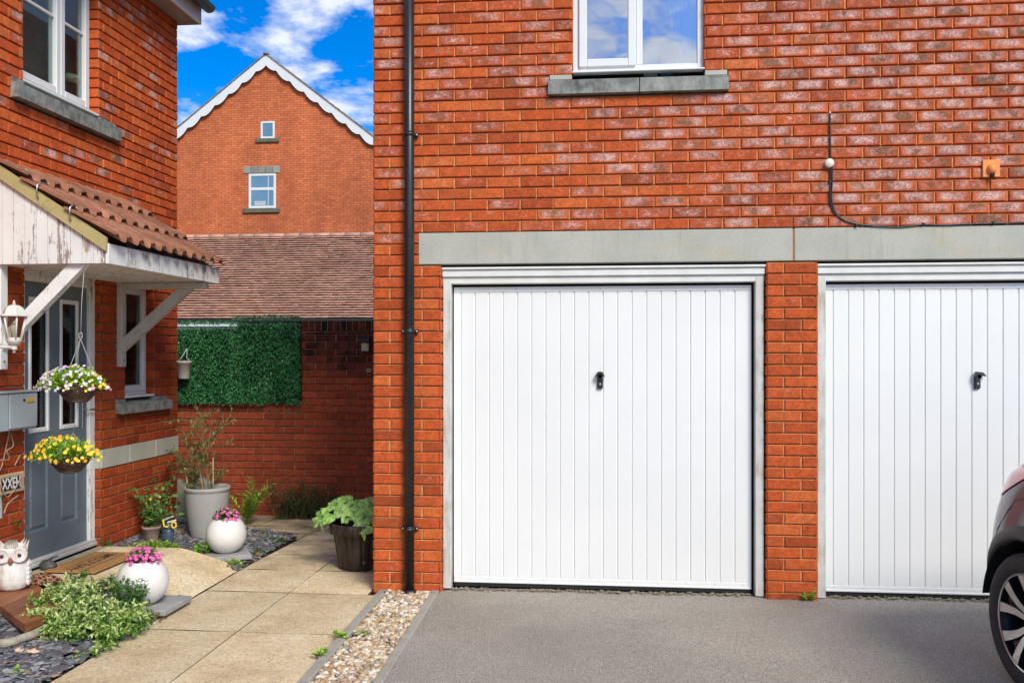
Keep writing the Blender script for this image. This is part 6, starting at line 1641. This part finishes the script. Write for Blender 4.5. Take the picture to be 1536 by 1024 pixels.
# ---------------------------------------------------------------- hanging baskets
def mk_wicker():
    k = NT('wicker'); w = k.n('ShaderNodeTexWave', wave_type='BANDS', bands_direction='Z'); w.inputs['Scale'].default_value = 24; w.inputs['Distortion'].default_value = 3; w.inputs['Detail Scale'].default_value = 3
    k.L(k.tc.outputs['Object'], w.inputs['Vector'])
    b_ = k.ramp(w.outputs['Fac'], [(.2, (.018, .008, .005)), (.6, (.075, .032, .018)), (.9, (.16, .085, .05))]); b_ = k.mix(1., b_, k.ramp(k.noise(60, 3), [(.3, .6), (.7, 1.3)]), 'MULTIPLY'); k.color(b_); k.rough(.6); k.bump(w.outputs['Fac'], .8, .006); return k.mat
m_wick = mk_wicker()
BX, BY = -3.262, 5.46
def basket(px_, pt, pb, label, flabel, cols, seed, sp, hang_from, hang_label, nleaf, fln):
    c = at(px_, pt, Y=BY); cb = at(px_, pb, Y=BY); c.x = at(px_, pt, Y=BY).x; zt = c.z; zb = cb.z
    P = thing('hanging_basket', label, 'hanging basket', (c.x, c.y, zb)); h_ = zt-zb; r_ = .122
    m = M(); prof = [(0, zb), (.055, zb), (.07, zb+h_*.12)]
    for i in range(11):
        t = i/10; prof.append((.07+(r_-.07)*sin(t*pi/2)**1.1+.0025*(i % 2), zb+h_*(.12+.8*t)))
    prof += [(r_+.006, zt-.004), (r_+.005, zt+.006), (r_-.008, zt+.004), (r_-.012, zt-.02), (0, zt-.02)]
    m.lathe(prof, (c.x, c.y, 0), 40, fn=lambda a, z: 1+.018*sin(a*20+(round(z/.012) % 2)*pi)); m.build('basket', m_wick, P)
    top = Vector(hang_from); m = M()
    ring = top.lerp(Vector((c.x, c.y, zt)), .62) if sp else Vector((c.x+.02, c.y, zt+.14))
    for a in (.3, 2.4, 4.5): m.tube([Vector((c.x+r_*cos(a), c.y+r_*sin(a), zt)), ring], .0018, 5)
    if sp:
        m.tube([top, top.lerp(ring, .5)+Vector((-.006, 0, 0)), ring], .0022, 5); m.tube([ring+Vector((.012*cos(t), 0, .02+.02*sin(t))) for t in [i*2*pi/10 for i in range(11)]], .0028, 5)
    else:
        m.tube([top, ring], .0022, 5)
    m.build('hanger', simple('cord', (.45, .43, .4), None, .6), P)
    FL = thing('basket_flowers', flabel, 'flowers', (c.x, c.y, zt)); rr = random.Random(seed)
    m = M(); cc = Vector((c.x-.035, c.y, zt-.01))
    for i in range(nleaf):
        d = rv3(rr).normalized(); d.z = abs(d.z)*.9-.12; k_ = 1+.25*noise.noise(d*2.5+Vector((seed, 0, 0))); q = .45+.55*rr.random(); p = cc+Vector((d.x*.20, d.y*.15, max(d.z, -.3)*.145))*q*k_
        if p.z < zt-.06 and abs(p.x-c.x) < .12: p.y -= .05
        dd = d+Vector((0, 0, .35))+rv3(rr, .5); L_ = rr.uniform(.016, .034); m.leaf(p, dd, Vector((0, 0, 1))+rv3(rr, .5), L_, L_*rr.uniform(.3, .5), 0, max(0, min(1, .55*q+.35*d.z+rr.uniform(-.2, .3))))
    m.build('foliage', m_lf_bright, FL)
    m = M()
    for i in range(fln):
        d = rv3(rr).normalized(); d.z = abs(d.z)*.95-.15; d.y = -abs(d.y) if rr.random() < .7 else d.y; k_ = 1.05+.2*noise.noise(d*2.5+Vector((seed, 0, 0)))
        p = cc+Vector((d.x*.215, d.y*.16, d.z*.155))*k_
        w_ = rr.random(); mi = 0
        if len(cols) > 3:
            mi = 0 if w_ < .55 else (1 if w_ < .62 else (2 if w_ < (.95 if p.x < c.x else .7) else 3))
        else: mi = 0 if w_ < .9 else 1
        m.flower(p, d*.6+Vector((.0, -.8, .3))+rv3(rr, .25), rr.uniform(.007, .012) if len(cols) > 3 else rr.uniform(.009, .0145), mi, None, rr.random(), 5)
        if rr.random() < .5: m.blob(p+Vector((0, -.003, 0)), (.0025,)*3, 1, 5, 3, 0, len(cols)-1)
    m.build('petals', cols, FL)
    return c, zt, zb
c1, zt1, zb1 = basket(117, 577, 603, 'upper dark wicker hanging basket under the canopy', 'white and lilac pansies spilling from the upper hanging basket', [m_wpetal, m_pink, m_lilac, m_yellow], 3, True, (at(127, 396, Y=BY).x, BY, CZ+.005), '', 1500, 150)
basket(105, 683, 708, 'lower dark wicker hanging basket in front of the grey door', 'yellow flowers filling the lower hanging basket', [m_yellow, m_orange, m_orange], 5, False, (c1.x-.0, BY, zb1), '', 1700, 85)

# ================================================================== CAR
CARX, CARY, PHI = 1.975, 4.56, radians(7)
CW = .88
root = thing('parked_car', 'dark purple car parked at the right with its rear corner and alloy wheel in view', 'car', (0, 0, 0))
side = Vector((-CW, 0, 0)); rotm = Matrix.Rotation(PHI, 3, 'Z')
root.location = Vector((CARX, CARY, .01)) - rotm @ side; root.rotation_euler = (0, 0, PHI)
def cbuild(m, name, mats, parent=root):
    # car meshes are in car-local coordinates
    me_o = m.build(name, mats, None); me_o.parent = parent; me_o.location = (0, 0, 0); return me_o
m_paint = NT('car_paint'); m_paint.color((.045, .006, .036)); m_paint.rough(.4); m_paint.metal(.0); m_paint.b.inputs['Coat Weight'].default_value = .8; m_paint.b.inputs['Coat Roughness'].default_value = .08; m_paint = m_paint.mat
m_clad = simple('car_cladding', (.045, .044, .043), (.055, .054, .052), .55, 40, bump=.1, bscale=300)
m_carglass = simple('car_glass', (.01, .012, .014), None, .05)
# sections: (y, bottom z, half width low, half width shoulder, shoulder z, half width roof, roof z)
secs = [(.60, .50, .48, .40, .82, .30, .86), (.585, .42, .56, .47, .90, .38, .95), (.55, .36, .66, .56, .95, .46, 1.02), (.48, .30, .76, .65, .985, .50, 1.07), (.38, .27, .83, .73, 1.005, .52, 1.12), (.2, .25, .875, .80, 1.02, .53, 1.24),
        (-.15, .245, .88, .835, 1.01, .58, 1.44), (-.5, .24, .88, .85, 1.0, .62, 1.53), (-1.1, .23, .88, .855, .98, .63, 1.55), (-1.7, .23, .88, .85, .96, .60, 1.46), (-2.2, .23, .88, .84, .95, .56, 1.18), (-2.5, .23, .88, .83, .93, .60, .99), (-3.0, .25, .87, .80, .84, .60, .88), (-3.3, .28, .8, .72, .72, .55, .76), (-3.42, .38, .6, .55, .62, .45, .66)]
bm = bmesh.new(); rings_ = []
for (y_, zb, wl, ws, zs, wr, zr) in secs:
    half = [(0, zb), (wl*.55, zb), (wl*.93, zb+.015), (wl, zb+.10), (wl+.004, zb+(zs-zb)*.42), (wl-.012, zb+(zs-zb)*.66), ((ws+wl)/2-.004, zb+(zs-zb)*.86), (ws, zs), (ws-.03, zs+.02), (ws+(wr-ws)*.55, zs+(zr-zs)*.55), (wr, zr-.03*min(1, (zr-zs)*4)), (wr*.8, zr), (0, zr+.015)]
    full = [(-x, z) for x, z in half]+[(x, z) for x, z in half[-2:0:-1]]
    rings_.append([bm.verts.new((x, y_, z)) for x, z in full])
nr = len(rings_[0])
for a, b in zip(rings_[:-1], rings_[1:]):
    for k_ in range(nr): bm.faces.new((a[k_], a[(k_+1) % nr], b[(k_+1) % nr], b[k_]))
bm.faces.new(rings_[0][::-1]); bm.faces.new(rings_[-1])
bmesh.ops.recalc_face_normals(bm, faces=bm.faces)
bme = bpy.data.meshes.new('body'); bm.to_mesh(bme); bm.free()
for p in bme.polygons: p.use_smooth = True
bo = bpy.data.objects.new('body', bme); C.objects.link(bo); md = bo.modifiers.new('s', 'SUBSURF'); md.levels = 3; md.render_levels = 3
WR = .335; AXF = -2.62
cuts = []
for (y_) in (0, AXF):
    for s_ in (-1, 1):
        cb_ = bmesh.new(); bmesh.ops.create_cone(cb_, cap_ends=True, segments=64, radius1=.395, radius2=.395, depth=.5, matrix=Matrix.Translation((s_*.85, y_, .335)) @ Matrix.Rotation(pi/2, 4, 'Y'))
        cm_ = bpy.data.meshes.new('c'); cb_.to_mesh(cm_); cb_.free(); co = bpy.data.objects.new('c', cm_); C.objects.link(co); cuts.append(co)
        mb = bo.modifiers.new('b', 'BOOLEAN'); mb.operation = 'DIFFERENCE'; mb.object = co; mb.solver = 'EXACT'
dg = bpy.context.evaluated_depsgraph_get()
bo.modifiers[1].show_viewport = False
for k_ in range(1, 5): bo.modifiers[k_].show_viewport = False
dg.update(); me_full = bpy.data.meshes.new_from_object(bo.evaluated_get(dg))
for k_ in range(1, 5): bo.modifiers[k_].show_viewport = True
dg.update(); me2 = bpy.data.meshes.new_from_object(bo.evaluated_get(dg))
bpy.data.objects.remove(bo)
for c_ in cuts: bpy.data.objects.remove(c_)
bvh = BVHTree.FromPolygons([v.co for v in me_full.vertices], [tuple(p.vertices) for p in me_full.polygons])
me2.materials.clear(); me2.materials.append(m_paint); me2.name = 'body'
body = bpy.data.objects.new('body', me2); C.objects.link(body); body.parent = root
for p in me2.polygons: p.use_smooth = True
try: me2.set_sharp_from_angle(angle=radians(40))
except Exception: pass
def proj(y, z, off=.004, dirv=None, org=None):
    """drop a point of the car's side elevation on to the body"""
    if y > .2:   # wrap round the rear corner
        t = (y-.2)/.35*radians(62); d = Vector((cos(t), -sin(t), 0)); o = Vector((-.45-cos(t)*1.2, .2+sin(t)*1.2, z))
    else:
        d = Vector((1, 0, 0)); o = Vector((-2, y, z))
    loc, nrm, i, dist = bvh.ray_cast(o, d)
    if loc is None: return Vector((-.8, y, z))
    if nrm.dot(d) > 0: nrm = -nrm
    return loc+nrm*off
def patch(mm, quad, nu, nv, off, mi=0):
    """quad: 4 (y,z) corners"""
    a, b, c, d = [Vector((q[0], q[1])) for q in quad]; P_ = []
    for j in range(nv+1):
        for i in range(nu+1):
            u, v = i/nu, j/nv; p = (a*(1-u)+b*u)*(1-v)+(d*(1-u)+c*u)*v; P_.append(proj(p.x, p.y, off))
    mm.faces(P_, [(j*(nu+1)+i, j*(nu+1)+i+1, (j+1)*(nu+1)+i+1, (j+1)*(nu+1)+i) for j in range(nv) for i in range(nu)], mi, .5, True)
m = M()
patch(m, [(.36, .885), (.58, .865), (.60, 1.05), (.04, 1.045)], 28, 14, .006)
k = NT('tail_red'); k.color((.8, .06, .07)); k.rough(.12); k.b.inputs['Coat Weight'].default_value = 1; cbuild(m, 'tail_light', k.mat)
# wheel arch flares
for (yc, nm) in ((0, 1), (AXF, 1)):
    m = M(); n_ = 48; P_ = []
    for i in range(n_+1):
        a = radians(2)+radians(186)*i/n_
        for (r_, of) in ((.392, -.02), (.392, .014), (.405, .02), (.425, .018), (.455, .008), (.462, -.004)):
            P_.append(proj(yc+r_*cos(a), .335+r_*sin(a), of))
    m.faces(P_, [(i*6+j, i*6+j+1, (i+1)*6+j+1, (i+1)*6+j) for i in range(n_) for j in range(5)], 0, .5, True)
    cbuild(m, 'wheel_arch', m_clad)
m = M()
for i in range(30): pass
patch(m, [(-2.1, .25), (-.5, .25), (-.5, .40), (-2.1, .40)], 20, 4, .008); cbuild(m, 'sill_cladding', m_clad)
m = M(); patch(m, [(-1.0, 1.06), (-.15, 1.08), (-.35, 1.42), (-.95, 1.44)], 14, 8, .004); patch(m, [(-2.0, 1.02), (-1.08, 1.05), (-1.08, 1.44), (-1.6, 1.40)], 14, 8, .004); cbuild(m, 'side_window', m_carglass)
m = M()
m.tube([proj(y, z, .001) for y, z in [(.36, .52), (.33, .62), (.27, .74), (.20, .84), (.14, .90), (.06, .92), (.0, .92), (-.4, .92)]], .0022, 6)
m.tube([proj(y, z, .001) for y, z in [(.44, .56), (.44, .62), (.44, .68)]], .0018, 6)
m.tube([proj(y, z, .001) for y, z in [(-.45, 1.05), (-.5, .8), (-.55, .5)]], .0022, 6)
cbuild(m, 'panel_gap', m_dark)
m = M(); patch(m, [(.02, .80), (.16, .80), (.16, .93), (.02, .93)], 6, 6, .002); cbuild(m, 'fuel_flap', m_paint)
# dark wheel housings (inner)
for y_ in (0, AXF):
    for s_ in (-1, 1):
        m = M(); n_ = 32; P_ = []
        for i in range(n_+1):
            a = .12+(pi-.12)*i/n_
            for x_ in (s_*.862, s_*.60): P_.append((x_, y_+.394*cos(a), .335+.394*sin(a)))
        m.faces(P_, [(2*i, 2*i+1, 2*i+3, 2*i+2) for i in range(n_)], 0)
        m.poly([(s_*.60, y_+.4*cos(a), .335+.4*sin(a)) for a in [i*2*pi/24 for i in range(24)]], 0)
        cbuild(m, 'wheel_housing', m_dark)
m = M(); m.box(-.7, .7, -3.2, .5, .2, .3, .02); cbuild(m, 'underbody', m_dark)
# wheels
m_tyre = simple('tyre_rubber', (.018, .018, .018), (.032, .031, .03), .75, 30, bump=.25, bscale=200)
m_rimdark = simple('rim_gloss_black', (.012, .012, .013), None, .2); m_rimsil = simple('rim_silver', (.55, .54, .53), (.62, .61, .6), .3, 30, metal=.8)
def make_wheel(x_, y_, s_):
    rt = Matrix.Rotation(-s_*pi/2 if s_ < 0 else pi/2, 3, 'Y')
    # local axis: outward = +w
    c = Vector((x_, y_, WR))
    def W(r, a, w): return c+Vector((s_*w, r*cos(a), r*sin(a)))
    e = bpy.data.objects.new('wheel', None)
    # hub disc is the part mesh
    tm = M(); prof = [(.232, -.20), (.30, -.205), (.325, -.19), (.333, -.17), (.335, -.10), (.334, -.045), (.328, -.022), (.315, -.006), (.29, .002), (.262, .001), (.242, -.006), (.234, -.012)]
    n_ = 64; P_ = []
    for (r_, w_) in prof:
        for k_ in range(n_): P_.append(W(r_, 2*pi*k_/n_, w_))
    tm.faces(P_, [(i*n_+k_, i*n_+(k_+1) % n_, (i+1)*n_+(k_+1) % n_, (i+1)*n_+k_) for i in range(len(prof)-1) for k_ in range(n_)], 0, .5, True)
    rm = M(); prof = [(.236, -.010), (.232, -.006), (.226, -.010), (.222, -.03), (.205, -.10), (.19, -.16)]
    P_ = []
    for (r_, w_) in prof:
        for k_ in range(n_): P_.append(W(r_, 2*pi*k_/n_, w_))
    for i in range(len(prof)-1):
        rm.faces([P_[i*n_+k_] for k_ in range(n_)]+[P_[(i+1)*n_+k_] for k_ in range(n_)], [(k_, (k_+1) % n_, n_+(k_+1) % n_, n_+k_) for k_ in range(n_)], 1 if i < 2 else 0, .5, True)
    rm.faces([W(.20, 2*pi*k_/n_, -.12) for k_ in range(n_)], [tuple(range(n_))], 0)
    def spoke(pts, w0, w1, mi):
        top = [W(r, a, w1(r) if callable(w1) else w1) for r, a in pts]; bot = [W(r, a, w0) for r, a in pts]; q = len(pts)
        rm.faces(top, [tuple(range(q))], mi); rm.faces(top+bot, [(i, (i+1) % q, q+(i+1) % q, q+i) for i in range(q)], 0)
    wf = lambda r: -.012-.05*(1-r/.23)**1.2
    for k_ in range(5):
        a0 = 2*pi*k_/5+.42
        for sg in (-1, 1):
            def A(r, da): return (r, a0+sg*da)
            spoke([A(.05, .02), A(.12, .06), A(.18, .14), A(.228, .20), A(.228, .42), A(.17, .37), A(.12, .34), A(.05, .5)], -.09, wf, 1)
        spoke([(.05, a0-.1), (.12, a0-.09), (.21, a0-.17), (.21, a0+.17), (.12, a0+.09), (.05, a0+.1)], -.09, lambda r: -.035-.04*(1-r/.23), 0)
    rm.faces([W(.062, 2*pi*i/20, -.05) for i in range(20)], [tuple(range(20))], 1)
    for i in range(5): rm.blob(W(.055, 2*pi*i/5, -.052), (.009, .009, .009), 1, 8, 5, 0, 1)
    tyre = cbuild(tm, 'wheel', m_tyre); rim = rm.build('rim', [m_rimdark, m_rimsil], None); rim.parent = tyre
for (x_, s_) in ((-CW+.004, -1), (CW-.004, 1)):
    for y_ in (0, AXF): make_wheel(x_, y_, s_)

GROUPS = {'hanging_basket': 'hanging baskets by the front door', 'basket_flowers': 'flowers in the hanging baskets', 'ball_planter': 'white ball planters',
 'pink_flowers': 'pink flowers in the ball planters', 'paving_slab': 'grey slabs under the ball planters', 'kerb_edging': 'concrete edgings of the pebble strip',
 'boulder': 'boulders behind the tall pot', 'sedum_clump': 'weeds and sedum clumps', 'shell': 'shells on the slate'}
for o in bpy.data.objects:
    if o.parent is None and 'label' in o and o.name.split('.')[0] in GROUPS: o['group'] = GROUPS[o.name.split('.')[0]]
